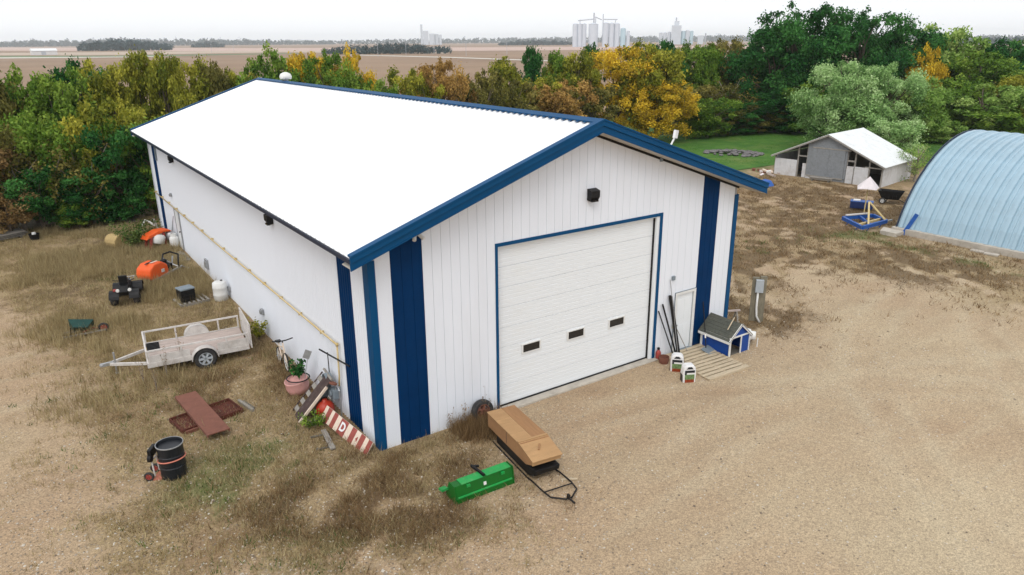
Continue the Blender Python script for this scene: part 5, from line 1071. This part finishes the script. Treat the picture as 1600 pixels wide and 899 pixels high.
# ------------------------------------------------------------------ far left yard edge
lu = thing('lumber_stack', 'stack of weathered grey boards at the left edge before the trees', 'lumber stack', at(3, 376), math.radians(25))
for i in range(3):
    for j in range(5):
        b = MB(); b.bb(-1.3+rnd.uniform(-.1, .1), 1.1+rnd.uniform(-.1, .1), -0.45+j*0.18, -0.29+j*0.18, 0.12+i*0.1, 0.2+i*0.1); b.build('board', 'greypal' if i == 2 else 'mulch', lu)
for x in (-0.9, 0.8):
    b = MB(); b.bb(x-.06, x+.06, -.5, .5, 0, .12); b.build('bearer', 'mulch', lu)
bu = thing('bucket', 'small black bucket with white spot standing before the trees', 'bucket', at(55, 375))
b = MB(); b.lathe([(.2, 0), (.27, .35), (.25, .35), (.18, .04), (0, .04)], 14); b.build('pail', 'black', bu); b = MB(); b.lathe([(.1, 0), (.1, .12), (0, .14)], 10, T((0, 0, .3))); b.build('content', 'chalk', bu)
sb_ = MB(); sb_.lathe([(.36, -.42), (.38, -.3), (.38, .3), (.36, .42)], 14, T((0, 0, .38), RX(math.pi/2)))
o = sb_.build('straw_bale', 'straw', bevel=.03); o.location = at(183, 388); o.rotation_euler = (0, 0, .5); tag(o, 'small straw bale half hidden in weeds near the far wall corner', 'bale')
rt = MB(); rt.add([(-.5, -.2, .0), (.5, -.25, .0), (.55, .3, .02), (-.4, .25, .02), (-.2, 0, .22), (.2, .05, .2)], [(0, 1, 5, 4), (1, 2, 5), (2, 3, 4, 5), (3, 0, 4)]); o = rt.build('red_tarp', 'redpaint'); o.location = at(150, 348); tag(o, 'small faded red tarp lying at the edge of the trees', 'tarp')
b = MB(); pts = [at(222, 356)+Vector((0, 0, .1)), at(228, 352)+Vector((0, 0, .3)), at(236, 354)+Vector((0, 0, .25)), at(243, 357)+Vector((0, 0, .12))]; b.tube(pts, .06, 7); tag(b.build('drain_hose', 'chalk', smooth=True), 'curved pale drain hose near the far wall corner', 'hose')
b = MB(); b.beam(at(252, 370), at_y(240, 343, 30.6), .1, .1); tag(b.build('leaning_plank', 'greypal'), 'pale plank leaning at the far corner of the shop', 'plank')
dp = thing('dark_pallet', 'dark pallets stacked flat behind the far corner of the shop', 'pallet', at(232, 343), 0.1)
for i in range(7):
    b = MB(); b.bb(-1.3, 1.1, -.6+i*.2, -.45+i*.2, .1, .14); b.build('board', 'mulch', dp)
for x in (-1, .8):
    b = MB(); b.bb(x-.05, x+.05, -.6, .75, 0, .099); b.build('runner', 'mulch', dp)

# ------------------------------------------------------------------ far grain elevators and farm
def elevator(label, u, D, items):
    """items: (kind, px offset from u, px width, px height above horizon at that column)"""
    base = at_d(u, 66, D); base.z = -0.3
    dv = Vector((base.x-CAM[0], base.y-CAM[1], 0)).normalized(); rz = math.atan2(dv.y, dv.x)-math.pi/2
    g = thing('grain_elevator', label, 'grain elevator', base, rz, None); sc = D/FPX*math.cos(PITCH)*1.04
    for kind, dx, w, h, z0, m in items:
        x = dx*sc; r = w*sc/2; H = h*sc+CAM[2]; zb = z0*sc+(CAM[2] if z0 else 0)
        if kind == 'silo':
            b = MB(); b.lathe([(r, 0), (r, H*0.94), (r*.35, H*0.985), (0, H*0.99)], 16, T((x, 0, 0))); o = b.build('silo', m, g)
            b = MB(); b.lathe([(r*1.02, H*.935), (r*1.02, H*.945)], 16, T((x, 0, 0))); b.build('eave_ring', 'leg', o)
        elif kind == 'tower': b = MB(); b.bb(x-r, x+r, -r, r, 0, H); b.build('leg_tower', m, g)
        else: b = MB(); b.beam((x-r, 0, zb), (x+r, 0, H), 1.6*D/1300, 1.6*D/1300); b.build('conveyor', m, g)
    return g
elevator('large cluster of tall pale grain silos on the horizon', 935, 1300, [('silo', -35, 7.5, 25, 0, 'silo'), ('silo', -28, 7, 25, 0, 'silo'), ('silo', -21.5, 6.5, 25, 0, 'silo'), ('silo', -8, 14, 25, 0, 'silo'), ('silo', 10, 9.5, 26, 0, 'silo'), ('silo', 19, 8, 25.5, 0, 'silo'), ('silo', 27, 8, 25, 0, 'silo'), ('silo', 36, 8, 18, 0, 'silod'), ('silo', 43.5, 5, 14, 0, 'silo'),
    ('tower', -7.5, 2.2, 39, 0, 'leg'), ('tower', 6, 1.4, 37, 0, 'leg'), ('tower', -5, 1.4, 32, 0, 'leg'), ('tower', -28, 1, 29.5, 0, 'leg'), ('tower', 24, 1, 29.5, 0, 'leg'), ('conv', -19, 24, 30, 28, 'leg'), ('conv', 17, 20, 29, 29.5, 'leg'), ('conv', -1, 10, 29, 33, 'leg')])
elevator('smaller group of pale grain silos with a stepped tower on the horizon', 1058, 1900, [('silo', -24, 5, 11, 0, 'silo'), ('silo', -18, 5, 11, 0, 'silo'), ('silo', -12, 5, 12, 0, 'silo'), ('tower', -2, 14, 20, 0, 'silo'), ('tower', -2, 7, 26, 0, 'silo'), ('tower', -3, 2, 31, 0, 'leg'), ('silo', 8, 6, 13, 0, 'silod'), ('silo', 14, 6, 14, 0, 'silo'), ('silo', 20, 5, 13, 0, 'silod'), ('tower', 33, 8, 6, 0, 'silo'), ('tower', 40, 2, 9, 0, 'leg')])
elevator('distant pale grain elevator with one tall tower behind the tree belt', 672, 2500, [('tower', -12, 3.2, 24, 0, 'silo'), ('tower', -6, 8, 15, 0, 'silo'), ('tower', 3, 8, 11, 0, 'silo'), ('silo', 10, 6, 11, 0, 'silo'), ('silo', 15.5, 4, 10, 0, 'silo')])
fb = at_d(66, 70, 900); fb.z = -.3
fh = thing('farm_building', 'distant long white farm building left on the plain', 'building', fb, .1)
b = MB(); b.bb(-11, 11, -5, 5, 0, 4); b.build('wall', 'barnwhite', fh); b = MB(); b.prism([(-5.6, 4.01), (5.6, 4.01), (0, 6.2)], 'x', -11.4, 11.4); b.build('roof', 'barnroof', fh)
b = MB(); b.bb(-3, 1, -5.1, -5.02, 0, 3.2); b.build('door', 'leg', fh)
# power poles along the far road
PO = ('leftmost', 'second from left', 'third from left', 'fourth from left', 'fifth from left', 'sixth from left', 'seventh from left', 'rightmost')
for i, u in enumerate((330, 365, 555, 590, 634, 678, 728, 792)):
    p = at_d(u, 75, 560+60*(i % 3) if i > 1 else 900); p.z = -.3; g = thing('power_pole', 'thin wooden power pole on the far field, '+PO[i]+' of the eight poles', 'power pole', p, YAW, 'power poles across the far field')
    b = MB(); b.tube([(0, 0, 0), (0, 0, 9.5)], .14, 6); b.build('pole', 'leg', g); b = MB(); b.bb(-1, 1, -.08, .08, 8.7, 8.9); b.build('crossarm', 'leg', g)

# ------------------------------------------------------------------ trees: shared crown and trunk meshes, one object per tree
def leaves(C, Rr, n, size, R, up=0.35, clump_tint=0.6, flat=0.8):
    """leaf faces filling clumps at C (k,3) with radii Rr (k,)"""
    k = len(C); w = Rr**2; idx = R.choice(k, n, p=w/w.sum())
    d = R.normal(size=(n, 3)); d /= np.linalg.norm(d, axis=1)[:, None]
    rad = R.random(n)**0.6*np.where(R.random(n) < 0.14, R.uniform(1.0, 1.75, n), 1.0); el = R.uniform(0.65, 1.35, (k, 3))
    P = C[idx]+d*(rad*Rr[idx])[:, None]*el[idx]*np.array([1, 1, flat])
    N = d*0.7+R.normal(size=(n, 3))*0.7+np.array([0, 0, up]); N /= np.linalg.norm(N, axis=1)[:, None]
    A = np.cross(N, R.normal(size=(n, 3))); A /= np.linalg.norm(A, axis=1)[:, None]; B = np.cross(N, A)
    s = size*R.uniform(0.6, 1.35, n)[:, None]
    V = np.stack([P-A*s, P+B*s*0.55, P+A*s, P-B*s*0.55], 1).reshape(-1, 3)
    F = np.arange(4*n).reshape(-1, 4)
    ct = R.random(k); t = np.clip(ct[idx]*clump_tint+R.random(n)*(1-clump_tint), 0, 1)
    return V, F, np.repeat(t, 4)
def crown_proto(seed, clumps=60, n=13000, size=0.017, shape='round', lo=0.25, cr=(0.07, 0.15), limbs=16, bare=0.0):
    R = np.random.default_rng(seed); C = []
    while len(C) < clumps:
        v = R.normal(size=3); v /= np.linalg.norm(v); r = R.random()**0.42
        z = 0.5+v[2]*r*0.5; h = lo+(1-lo)*z
        if shape == 'round': wr = 0.46*math.sqrt(max(0.02, 1-(2*z-1)**2))*1.0 if z > .5 else 0.46*(0.72+0.28*math.sqrt(z*2))
        elif shape == 'tall': wr = 0.46*(1-abs(z-0.4)/0.75)
        elif shape == 'fan': wr = 0.46*(0.5+0.5*z)*(1 if z < .8 else 1-(z-.8)*2.2)
        else: wr = 0.46
        q = R.random()**0.5; a = R.random()*2*math.pi
        C.append((math.cos(a)*q*wr, math.sin(a)*q*wr, h*0.95))
    C = np.array(C); C[:, 0] += 0.03*R.normal(); C[:, 2] *= 1.0
    Rr = R.uniform(cr[0], cr[1], clumps)*np.where(C[:, 2] > 0.85, 0.65, 1.0)
    V, F, t = leaves(C, Rr, n, size, R)
    cm = np_mesh('crown', V, F, LM['mid'], t)
    b = MB(); b.tube([(0, 0, 0), (0.01, 0.0, 0.2), (0.0, 0.01, 0.45), (0, 0, 0.62)], 0.028, 7, r1=0.008)
    order = R.permutation(clumps)[:limbs]
    for i in order:
        c = C[i]; z0 = max(0.1, min(0.55, c[2]*0.55)); m = (np.array([0, 0, z0])*0.5+c*0.5)+R.normal(size=3)*0.02
        b.tube([(0, 0, z0), tuple(m), tuple(c)], 0.011, 5, r1=0.003)
    tm = b.mesh('trunk', 'twig' if limbs >= 40 else 'bark'); return cm, tm
PROTO = {
    'a': [crown_proto(s, 105, 23000, 0.0165, cr=(0.045, 0.13), limbs=30) for s in (1, 2, 3)],
    'b': [crown_proto(s, 85, 20000, 0.0165, 'tall', 0.16, (0.045, 0.12), 28) for s in (11, 12)],
    'f': [crown_proto(s, 95, 18000, 0.016, 'fan', 0.2, (0.04, 0.115), 34) for s in (21, 22)],
    'g': [crown_proto(s, 150, 33000, 0.012, 'round', 0.12, (0.035, 0.105), 36) for s in (31, 32)],
    's': [crown_proto(s, 50, 12000, 0.018, 'fan', 0.05, (0.07, 0.13), 24) for s in (41, 42, 43)],
    't': [crown_proto(s, 40, 1900, 0.016, 'fan', 0.1, (0.07, 0.16), 40) for s in (51, 52)],     # mostly bare twigs
}
TREE_N = [0]
def tree(u, vtop, wpx, kind, lm, label, Y=None, vb=None, cat='tree', name='tree', group='trees of the shelter belt', ztrim=0.0):
    if vb is not None: base = at(u, vb)
    else:
        p = at_y(u, vtop, Y); base = Vector((p.x, p.y, 0))
    dist = (np.array(base)-CAM); f = dist@_f; D = math.hypot(dist[0], dist[1])
    top = at_d(u, vtop, D); H = max(1.0, top.z)*1.06; Wd = wpx*f/FPX*1.22
    i = TREE_N[0]; TREE_N[0] += 1
    cm, tm = PROTO[kind][i % len(PROTO[kind])]; rz = rnd.uniform(0, 6.28)
    g = thing(name, label, cat, base-Vector((0, 0, 0.03)), rz, group)
    c = inst(cm, 'crown', g, scale=(Wd, Wd, H)); c.material_slots[0].link = 'OBJECT'; c.material_slots[0].material = LM[lm]
    t = inst(tm, 'trunk', g, scale=(Wd*0.8+1.0, Wd*0.8+1.0, H)); t.scale = (Wd, Wd, H)
    return g
CN = dict(yg='yellow-green', gold='golden yellow', tan='tan-orange', dark='dark green', mid='mid-green', silver='silvery green', olive='olive-brown', light='light green', rustl='rusty brown')
# (column, top row, width, proto, leaves, where)  - heights follow from each row's distance
BELT = [
    # left of the shop, back row
    (-40, 118, 120, 'a', 'olive', 40, 'cut by the left picture edge'), (22, 120, 110, 'a', 'mid', 42, 'third crown from the left edge'), (75, 112, 110, 'f', 'mid', 40, 'behind the dark thicket at far left'), (122, 103, 100, 'a', 'dark', 43, 'between two mid-green crowns at far left'), (165, 99, 90, 'f', 'yg', 41, 'left of the tallest yellow-green crowns'),
    (205, 84, 80, 'b', 'yg', 42, 'tallest at the left of the shop roof'), (250, 86, 80, 'b', 'yg', 40, 'standing next to the tallest left crown'), (292, 97, 80, 'f', 'yg', 42, 'above the far left roof corner'), (330, 101, 70, 'b', 'olive', 41, 'thin-topped, above the left roof slope'), (358, 112, 80, 'f', 'yg', 43, 'low, just left of the bushy green crown'),
    # behind the roof
    (422, 77, 92, 'a', 'mid', 42, 'bushy, above the roof back corner'), (480, 77, 70, 'a', 'gold', 43, 'partly hidden between two green crowns'), (512, 71, 100, 'g', 'mid', 41, 'round-topped, left of the open field'), (545, 78, 60, 'a', 'gold', 43, 'peeking right of the round green crown'),
    (592, 121, 80, 'f', 'mid', 38, 'low before the open field'), (638, 104, 80, 'f', 'yg', 40, 'beside the tan-orange crown'), (692, 84, 90, 'g', 'tan', 39, 'round, behind the middle of the roof ridge'), (748, 108, 80, 'f', 'olive', 39, 'thin, right of the tan-orange crown'), (788, 86, 70, 'b', 'yg', 42, 'above the right half of the roof ridge'),
    (832, 70, 48, 'b', 'dark', 44, 'narrow, left of the golden crowns'), (868, 76, 60, 'b', 'mid', 43, 'narrow, beside the golden crowns'), (898, 80, 76, 'a', 'yg', 42, 'left of the brightest golden crown'), (927, 64, 46, 'b', 'dark', 47, 'behind the brightest golden crown'), (968, 61, 110, 'g', 'gold', 42, 'brightest and tallest behind the gable'), (1016, 66, 100, 'a', 'yg', 40, 'right shoulder of the brightest golden crown'),
    (1030, 115, 100, 'g', 'gold', 39, 'in front of the gable peak'), (1042, 60, 62, 'a', 'dark', 47, 'right behind the golden crowns'), (1085, 68, 70, 'a', 'mid', 47, 'left of the tall dark trees'), (1112, 66, 60, 'b', 'mid', 45, 'narrow, left of the tall dark trees'), (1138, 58, 70, 'f', 'olive', 46, 'grey-tinged and thin beside the tall dark trees'), (1172, 66, 70, 'f', 'olive', 44, 'against the tall dark trees'),
    (880, 125, 100, 'f', 'tan', 38, 'low behind the right end of the ridge'), (925, 130, 90, 's', 'olive', 38, 'low and dim behind the gable peak'), (840, 118, 80, 'f', 'yg', 40, 'low behind the roof ridge'), (800, 125, 80, 's', 'olive', 39, 'low, half hidden by the ridge'), (665, 120, 60, 's', 'yg', 38, 'low at the foot of the tan-orange tree'),
    (1090, 125, 100, 's', 'olive', 42, 'dim, right of the golden crowns'), (1140, 120, 90, 't', 'olive', 41, 'thin twiggy, before the tall dark trees'),
]
for u, vt, w, k, lm, Y, wh in BELT: tree(u, vt-(8 if u < 370 else 0), w, k, lm, CN[lm]+' tree, '+wh, Y=Y)
# tall trees and broad willows on the right
for u, vt, w, k, lm, vb, wh in (
    (1235, -4, 150, 'g', 'dark', 203, 'tallest of all, left of the silvery willows'), (1330, 4, 130, 'g', 'dark', 201, 'second tallest, behind the silvery willows'), (1196, 48, 110, 'a', 'dark', 204, 'left flank of the tallest dark tree'), (1390, 42, 110, 'a', 'dark', 198, 'shorter, right of the second tallest tree'),
    (1462, 36, 110, 'f', 'light', 195, 'with thin top above the golden crown at right'), (1432, 73, 50, 'a', 'gold', 203, 'single golden crown among the right-hand greens'), (1515, 78, 130, 'a', 'mid', 200, 'right of the golden crown'), (1560, 62, 100, 'a', 'dark', 192, 'behind the arched building'), (1610, 48, 110, 'g', 'mid', 192, 'cut by the right picture edge'),
    (1295, 84, 108, 'g', 'silver', 238, 'willow left of its twin behind the shed'), (1375, 92, 106, 'g', 'silver', 236, 'willow right of its twin behind the shed'), (1420, 118, 90, 'a', 'light', 232, 'at the right flank of the silvery willows'),
    (1525, 130, 110, 'a', 'light', 218, 'low and full above the arched building'), (1590, 112, 90, 'a', 'yg', 215, 'pale yellowish crown above the arched building'), (1480, 120, 90, 'a', 'mid', 214, 'low, between the willows and the arched building'),
    (1265, 130, 90, 's', 'mid', 212, 'bushy, at the lawn edge left of the willows'), (1160, 150, 90, 's', 'dark', 209, 'low dark growth at the lawn edge'), (1105, 150, 80, 's', 'mid', 216, 'low growth at the lawn edge beside the gable'), (1210, 140, 90, 's', 'dark', 207, 'dim growth below the tallest tree'),
    (1325, 135, 100, 'a', 'silver', 240, 'low middle crown between the two willows'), (1555, 165, 120, 's', 'mid', 222, 'leafy brush just over the arched roof')):
    tree(u, vt, w, k, lm, CN[lm]+' tree, '+wh, vb=vb, group='trees on the right')
UG = [(1085, 160, 70, 'mid', 217), (1120, 168, 70, 'olive', 213), (1150, 172, 80, 'dark', 211), (1185, 170, 80, 'olive', 209), (1220, 172, 80, 'dark', 208), (1250, 176, 70, 'mid', 208), (1135, 140, 90, 'olive', 207), (1180, 130, 90, 'dark', 205), (1225, 120, 110, 'dark', 203), (1270, 150, 90, 'dark', 206), (1300, 175, 80, 'silver', 226), (1345, 185, 80, 'mid', 228), (1440, 170, 90, 'mid', 214), (1470, 185, 80, 'light', 224), (1500, 170, 100, 'mid', 211), (1545, 165, 100, 'dark', 208), (1590, 165, 100, 'light', 211), (1610, 150, 90, 'mid', 205), (1400, 150, 100, 'mid', 212)]
UO = ('first', 'second', 'third', 'fourth', 'fifth', 'sixth', 'seventh', 'eighth', 'ninth', 'tenth', 'eleventh', 'twelfth', 'thirteenth', 'fourteenth', 'fifteenth', 'sixteenth', 'seventeenth', 'eighteenth', 'nineteenth')
for i, (u, vt, w, lm, vb) in enumerate(sorted(UG)): tree(u, vt, w, 's', lm, UO[i]+' from the left of the bushes below the right-hand trees, '+CN[lm], vb=vb, cat='bush', name='bush', group='bushes below the right-hand trees')
tree(1392, 176, 80, 's', 'silver', 'young silvery willow overhanging the white shed roof', vb=262, group='trees on the right')
tree(1428, 222, 60, 't', 'light', 'small leafy sapling growing along the shed side wall', vb=284, group='trees on the right')
# thicket along the yard edge, left: shrubs in front of the trees
SHR = [(-20, 215, 110, 's', 'rustl', 372), (40, 205, 110, 't', 'olive', 362), (20, 290, 80, 's', 'rustl', 372), (95, 195, 120, 't', 'olive', 356), (70, 255, 100, 's', 'dark', 362), (150, 205, 120, 't', 'olive', 350), (140, 260, 110, 's', 'dark', 352), (195, 180, 110, 's', 'dark', 346), (205, 250, 90, 's', 'dark', 345), (245, 165, 110, 's', 'mid', 338), (0, 180, 110, 's', 'olive', 366), (110, 170, 120, 's', 'mid', 350), (60, 150, 110, 's', 'mid', 350), (180, 150, 110, 's', 'yg', 340), (125, 300, 70, 's', 'mid', 357), (180, 295, 70, 's', 'dark', 348), (225, 290, 60, 't', 'rustl', 343)]
ORD = ('first', 'second', 'third', 'fourth', 'fifth', 'sixth', 'seventh', 'eighth', 'ninth', 'tenth', 'eleventh', 'twelfth', 'thirteenth', 'fourteenth', 'fifteenth', 'sixteenth', 'seventeenth')
for i, (u, vt, w, k, lm, vb) in enumerate(sorted(SHR)):
    tree(u, vt, w, k, lm, ORD[i]+' from the left of the '+'thicket shrubs, '+CN[lm]+(', mostly bare twigs' if k == 't' else ', leafy'), vb=vb, cat='shrub', name='shrub', group='thicket shrubs left of the shop')
# far field belts (read as one mass each)
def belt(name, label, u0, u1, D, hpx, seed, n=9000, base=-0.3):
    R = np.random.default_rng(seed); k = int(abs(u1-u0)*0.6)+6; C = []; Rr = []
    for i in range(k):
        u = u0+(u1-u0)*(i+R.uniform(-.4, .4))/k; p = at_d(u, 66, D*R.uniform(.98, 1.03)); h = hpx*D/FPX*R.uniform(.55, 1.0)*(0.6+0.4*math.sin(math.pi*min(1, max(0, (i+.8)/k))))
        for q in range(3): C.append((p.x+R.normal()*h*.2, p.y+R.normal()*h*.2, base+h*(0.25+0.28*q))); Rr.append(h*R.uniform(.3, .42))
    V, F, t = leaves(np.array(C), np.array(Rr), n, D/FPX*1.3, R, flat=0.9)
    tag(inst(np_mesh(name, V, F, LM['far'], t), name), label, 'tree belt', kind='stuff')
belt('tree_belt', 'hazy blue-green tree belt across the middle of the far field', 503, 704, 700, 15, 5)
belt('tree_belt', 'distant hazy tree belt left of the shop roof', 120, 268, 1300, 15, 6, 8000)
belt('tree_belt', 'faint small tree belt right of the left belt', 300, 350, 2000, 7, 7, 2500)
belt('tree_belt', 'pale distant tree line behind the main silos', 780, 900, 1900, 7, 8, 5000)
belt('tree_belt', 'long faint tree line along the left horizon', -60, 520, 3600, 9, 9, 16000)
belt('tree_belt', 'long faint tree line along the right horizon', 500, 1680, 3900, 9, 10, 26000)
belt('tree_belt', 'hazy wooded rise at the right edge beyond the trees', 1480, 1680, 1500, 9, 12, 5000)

# ------------------------------------------------------------------ ground cover
def blades(P, h, w, lean, R, tint):
    n = len(P); a = R.random(n)*2*math.pi; d = np.stack([np.cos(a), np.sin(a), np.zeros(n)], 1)
    b2 = R.random(n)*2*math.pi; side = np.stack([np.cos(b2), np.sin(b2), np.zeros(n)], 1)*w[:, None]
    tip = P+d*(lean*h)[:, None]+np.array([0, 0, 1])*(h*np.sqrt(np.clip(1-lean**2, 0.05, 1)))[:, None]
    V = np.stack([P-side, P+side, tip], 1).reshape(-1, 3); return V, np.arange(3*n).reshape(-1, 3), np.repeat(tint, 3)
R = np.random.default_rng(77)
def outside(X, Y): return ~((X > -0.12) & (X < W+0.1) & (Y > -0.1) & (Y < L))
def scatter(N, x0, x1, y0, y1, dens):
    X = R.uniform(x0, x1, N); Y = R.uniform(y0, y1, N); keep = (R.random(N) < dens(X, Y)) & outside(X, Y); return X[keep], Y[keep]
def cover(name, label, lm, X, Y, hlo, hhi, wlo, whi, tuft, spread, lmin=0.15, lmax=0.9, cat='grass'):
    n = len(X); X = np.repeat(X, tuft)+R.normal(size=n*tuft)*spread; Y = np.repeat(Y, tuft)+R.normal(size=n*tuft)*spread
    k = outside(X, Y); X, Y = X[k], Y[k]; n = len(X)
    P = np.stack([X, Y, gh(X, Y)-0.01], 1); hh = np.repeat(R.uniform(hlo, hhi, len(k)//tuft), tuft)[k]*R.uniform(.5, 1.1, n)
    tt = np.clip(np.repeat(R.random(len(k)//tuft), tuft)[k]*0.6+R.random(n)*0.4, 0, 1)
    V, F, t = blades(P, hh, R.uniform(wlo, whi, n), R.uniform(lmin, lmax, n), R, tt)
    tag(inst(np_mesh(name, V, F, LM[lm], t), name), label, cat, kind='stuff')
def dz(k, p=1.0): return lambda X, Y: zones(X, Y)[k]**p
X, Y = scatter(40000, -12, 2.5, -6, 34, lambda X, Y: zones(X, Y)[0]*smooth(.25, .65, fbm(X*.9+2, Y*.9+8))*1.5)
cover('dry_grass', 'short straw-coloured dry grass over the ground left of the shop', 'dry', X, Y, .08, .26, .005, .011, 9, .09)
X, Y = scatter(20000, -10, 0.3, 3.5, 34, lambda X, Y: smooth(-8.6, -6, X+(fbm(X*.6, Y*.6)-.5)*2)*smooth(.42, .66, fbm(X*.5+30, Y*.5+1))*np.clip(smooth(12, 16, Y)+.9*blob(X, Y, -4.5, 7.3, 2.2, 1.2)+.6*blob(X, Y, -6.5, 12, 3, 3)+.5*blob(X, Y, -5, 4, 2, 3), 0, 1))
cover('tall_dry_grass', 'tall bleached dry grass along the far half of the long wall', 'dry', X, Y, .25, .65, .005, .012, 11, .12, .1, .65)
X, Y = scatter(14000, -6, 3.6, -5, 10, lambda X, Y: np.clip(zones(X, Y)[1]*1.0, 0, 1))
cover('brown_weeds', 'matted brown dead weeds around the near corner of the shop', 'brownw', X, Y, .12, .4, .004, .010, 12, .12, .4, .97, 'weeds')
X, Y = scatter(16000, 13.7, 43, -6, 20, lambda X, Y: np.clip(zones(X, Y)[0]*.6+zones(X, Y)[1], 0, 1)*.8)
cover('yard_weeds', 'patchy brown weeds over the yard right of the shop', 'brownw', X, Y, .08, .3, .008, .018, 9, .15, .4, .97, 'weeds')
X, Y = scatter(9000, -8, 1, -5, 34, lambda X, Y: zones(X, Y)[2]*.8)
cover('green_weeds', 'low green weeds in the grass left of the shop', 'greenw', X, Y, .06, .25, .007, .015, 9, .09, .2, .9, 'weeds')
X, Y = scatter(7000, 20, 43, -4, 20, lambda X, Y: zones(X, Y)[2]*.8)
cover('green_patches', 'low green weeds around the arched building and implements', 'greenw', X, Y, .06, .25, .01, .02, 9, .14, .2, .9, 'weeds')
X, Y = scatter(20000, 28, 75, 18, 42, lambda X, Y: np.where((Y > 23-(X-47)*.3) & ((X-50)**2+(Y-28)**2 > 6), 1, 0)*1.0)
cover('lawn_grass', 'mown green grass on the lawn beyond the gable', 'lawn', X, Y, .06, .16, .012, .025, 8, .25, .3, .9)
X, Y = scatter(2600, 2.0, 3.7, -1.4, -0.12, lambda X, Y: blob(X, Y, 2.7, -.4, .8, .5)); cover('wall_weeds', 'dead brown weeds against the wall around the spare wheel', 'brownw', X, Y, .2, .6, .004, .009, 5, .06, .1, .6, 'weeds')
# pebbles: loose pale stones
X, Y = scatter(110000, -12, 20, -11, 12, lambda X, Y: np.clip(.12+.88*blob(X, Y, -4, -3, 6, 6), 0, 1)*(1-.35*zones(X, Y)[0])*smooth(.35, .6, fbm(X*.7, Y*.7)+.08)*.8)
n = len(X); o8 = np.array([[1, 0, 0], [0, 1, 0], [-1, 0, 0], [0, -1, 0], [0, 0, .7], [0, 0, -.5]]); f8 = np.array([[0, 1, 4], [1, 2, 4], [2, 3, 4], [3, 0, 4]])
s = R.uniform(.012, .03, n)*np.where(R.random(n) < .05, 1.6, 1); ang_ = R.random(n)*6.28
Vv = o8[None]*s[:, None, None]*R.uniform(.7, 1.3, (n, 6, 1)); cx_, sx2 = np.cos(ang_)[:, None], np.sin(ang_)[:, None]
Vx = Vv[..., 0]*cx_-Vv[..., 1]*sx2+X[:, None]; Vy = Vv[..., 0]*sx2+Vv[..., 1]*cx_+Y[:, None]; Vz = Vv[..., 2]+gh(X, Y)[:, None]+s[:, None]*.1
pm = leaf_mat('pebble', (0.2, 0.16, 0.12), (0.42, 0.35, 0.27), (0.68, 0.63, 0.54))
tag(inst(np_mesh('pebbles', np.stack([Vx, Vy, Vz], -1).reshape(-1, 3), (f8[None]+6*np.arange(n)[:, None, None]).reshape(-1, 3), pm, np.repeat(R.random(n), 6)), 'pebbles'), 'loose pale pebbles scattered over the gravel yard', 'pebbles', kind='stuff')
# single plants
def plant(name, label, loc, h, w, n, lm, seed, stems=6, leafs=0.05, cat='plant', parent=None):
    Rp = np.random.default_rng(seed); g = parent or thing(name, label, cat, loc)
    b = MB(); C = []
    for i in range(stems):
        a = Rp.random()*6.28; r = w*Rp.uniform(.1, .5); tip = (math.cos(a)*r, math.sin(a)*r, h*Rp.uniform(.6, 1)); b.tube([(0, 0, 0), (tip[0]*.3, tip[1]*.3, tip[2]*.5), tip], .008, 4, r1=.003)
        for q in (.35, .55, .75, .95): C.append((tip[0]*q, tip[1]*q, tip[2]*q))
    b.build('stem', 'twig', g); C = np.array(C); V, F, t = leaves(C, np.full(len(C), w*.16), n, leafs, Rp)
    o = inst(np_mesh('foliage', V, F, LM[lm], t), 'foliage', g); return g
fp = bpy.data.objects.new('plant', None); COL.objects.link(fp); fp.parent = POT; fp.location = (0.03, 0, .42); plant('', '', None, .7, .7, 260, 'dark', 3, 8, .06, parent=fp)
plant('green_weed', 'bushy green weed in front of the striped sign and red jug', at(492, 668), .4, .8, 500, 'mid', 4, 10, .035)
plant('green_weed', 'yellowing weed bush between trailer gate and wall', at(405, 530), .9, .9, 500, 'yg', 5, 9, .045)
plant('green_weed', 'large green weed clump beside the straw bale', at(212, 388), 1.4, 2.6, 1600, 'greenw', 6, 16, .06)
for i, (u, v, h, lab) in enumerate(((702, 672, .8, 'dead dry weed left of three against the white front wall'), (722, 666, .75, 'dead dry weed middle of three against the white front wall'), (752, 652, 1.15, 'tallest dead dry weed above the spare wheel'), (262, 592, 1.2, 'tall dark dead weed just below the trailer bed'), (225, 600, 1.0, 'tall dark dead weed below the trailer tongue'), (285, 572, 1.3, 'tall dark dead weed in front of the trailer side'), (245, 610, .9, 'dark dead weed above the rust-brown plate'))):
    p = at(u, v); p.y = min(p.y, -.25) if u > 600 else p.y; plant('dead_weed', lab, p, h, .35, 60, 'brownw', 20+i, 5, .022, 'weed')
for i, (u, v) in enumerate(((1455, 372), (1566, 384))): plant('dead_weed', ('dry stalk growing at the left part of the arched building footing', 'tall dry stalk growing at the right part of the arched building footing')[i], at(u, v), 1.1, .6, 120, 'brownw', 40+i, 7, .03, 'weed')

# ------------------------------------------------------------------ haze
hz = bpy.data.materials.new('haze'); hz.use_nodes = True; n = hz.node_tree.nodes; n.remove(n['Principled BSDF'])
pv = n.new('ShaderNodeVolumePrincipled'); pv.inputs['Color'].default_value = (0.88, 0.95, 1.0, 1); pv.inputs['Density'].default_value = 0.00013
hz.node_tree.links.new(pv.outputs[0], n['Material Output'].inputs['Volume'])
b = MB(); b.bb(-3100, 6600, -1600, 7100, -1.4, 75); tag(b.build('haze', hz), 'thin pale haze over the plain', 'haze', kind='stuff')
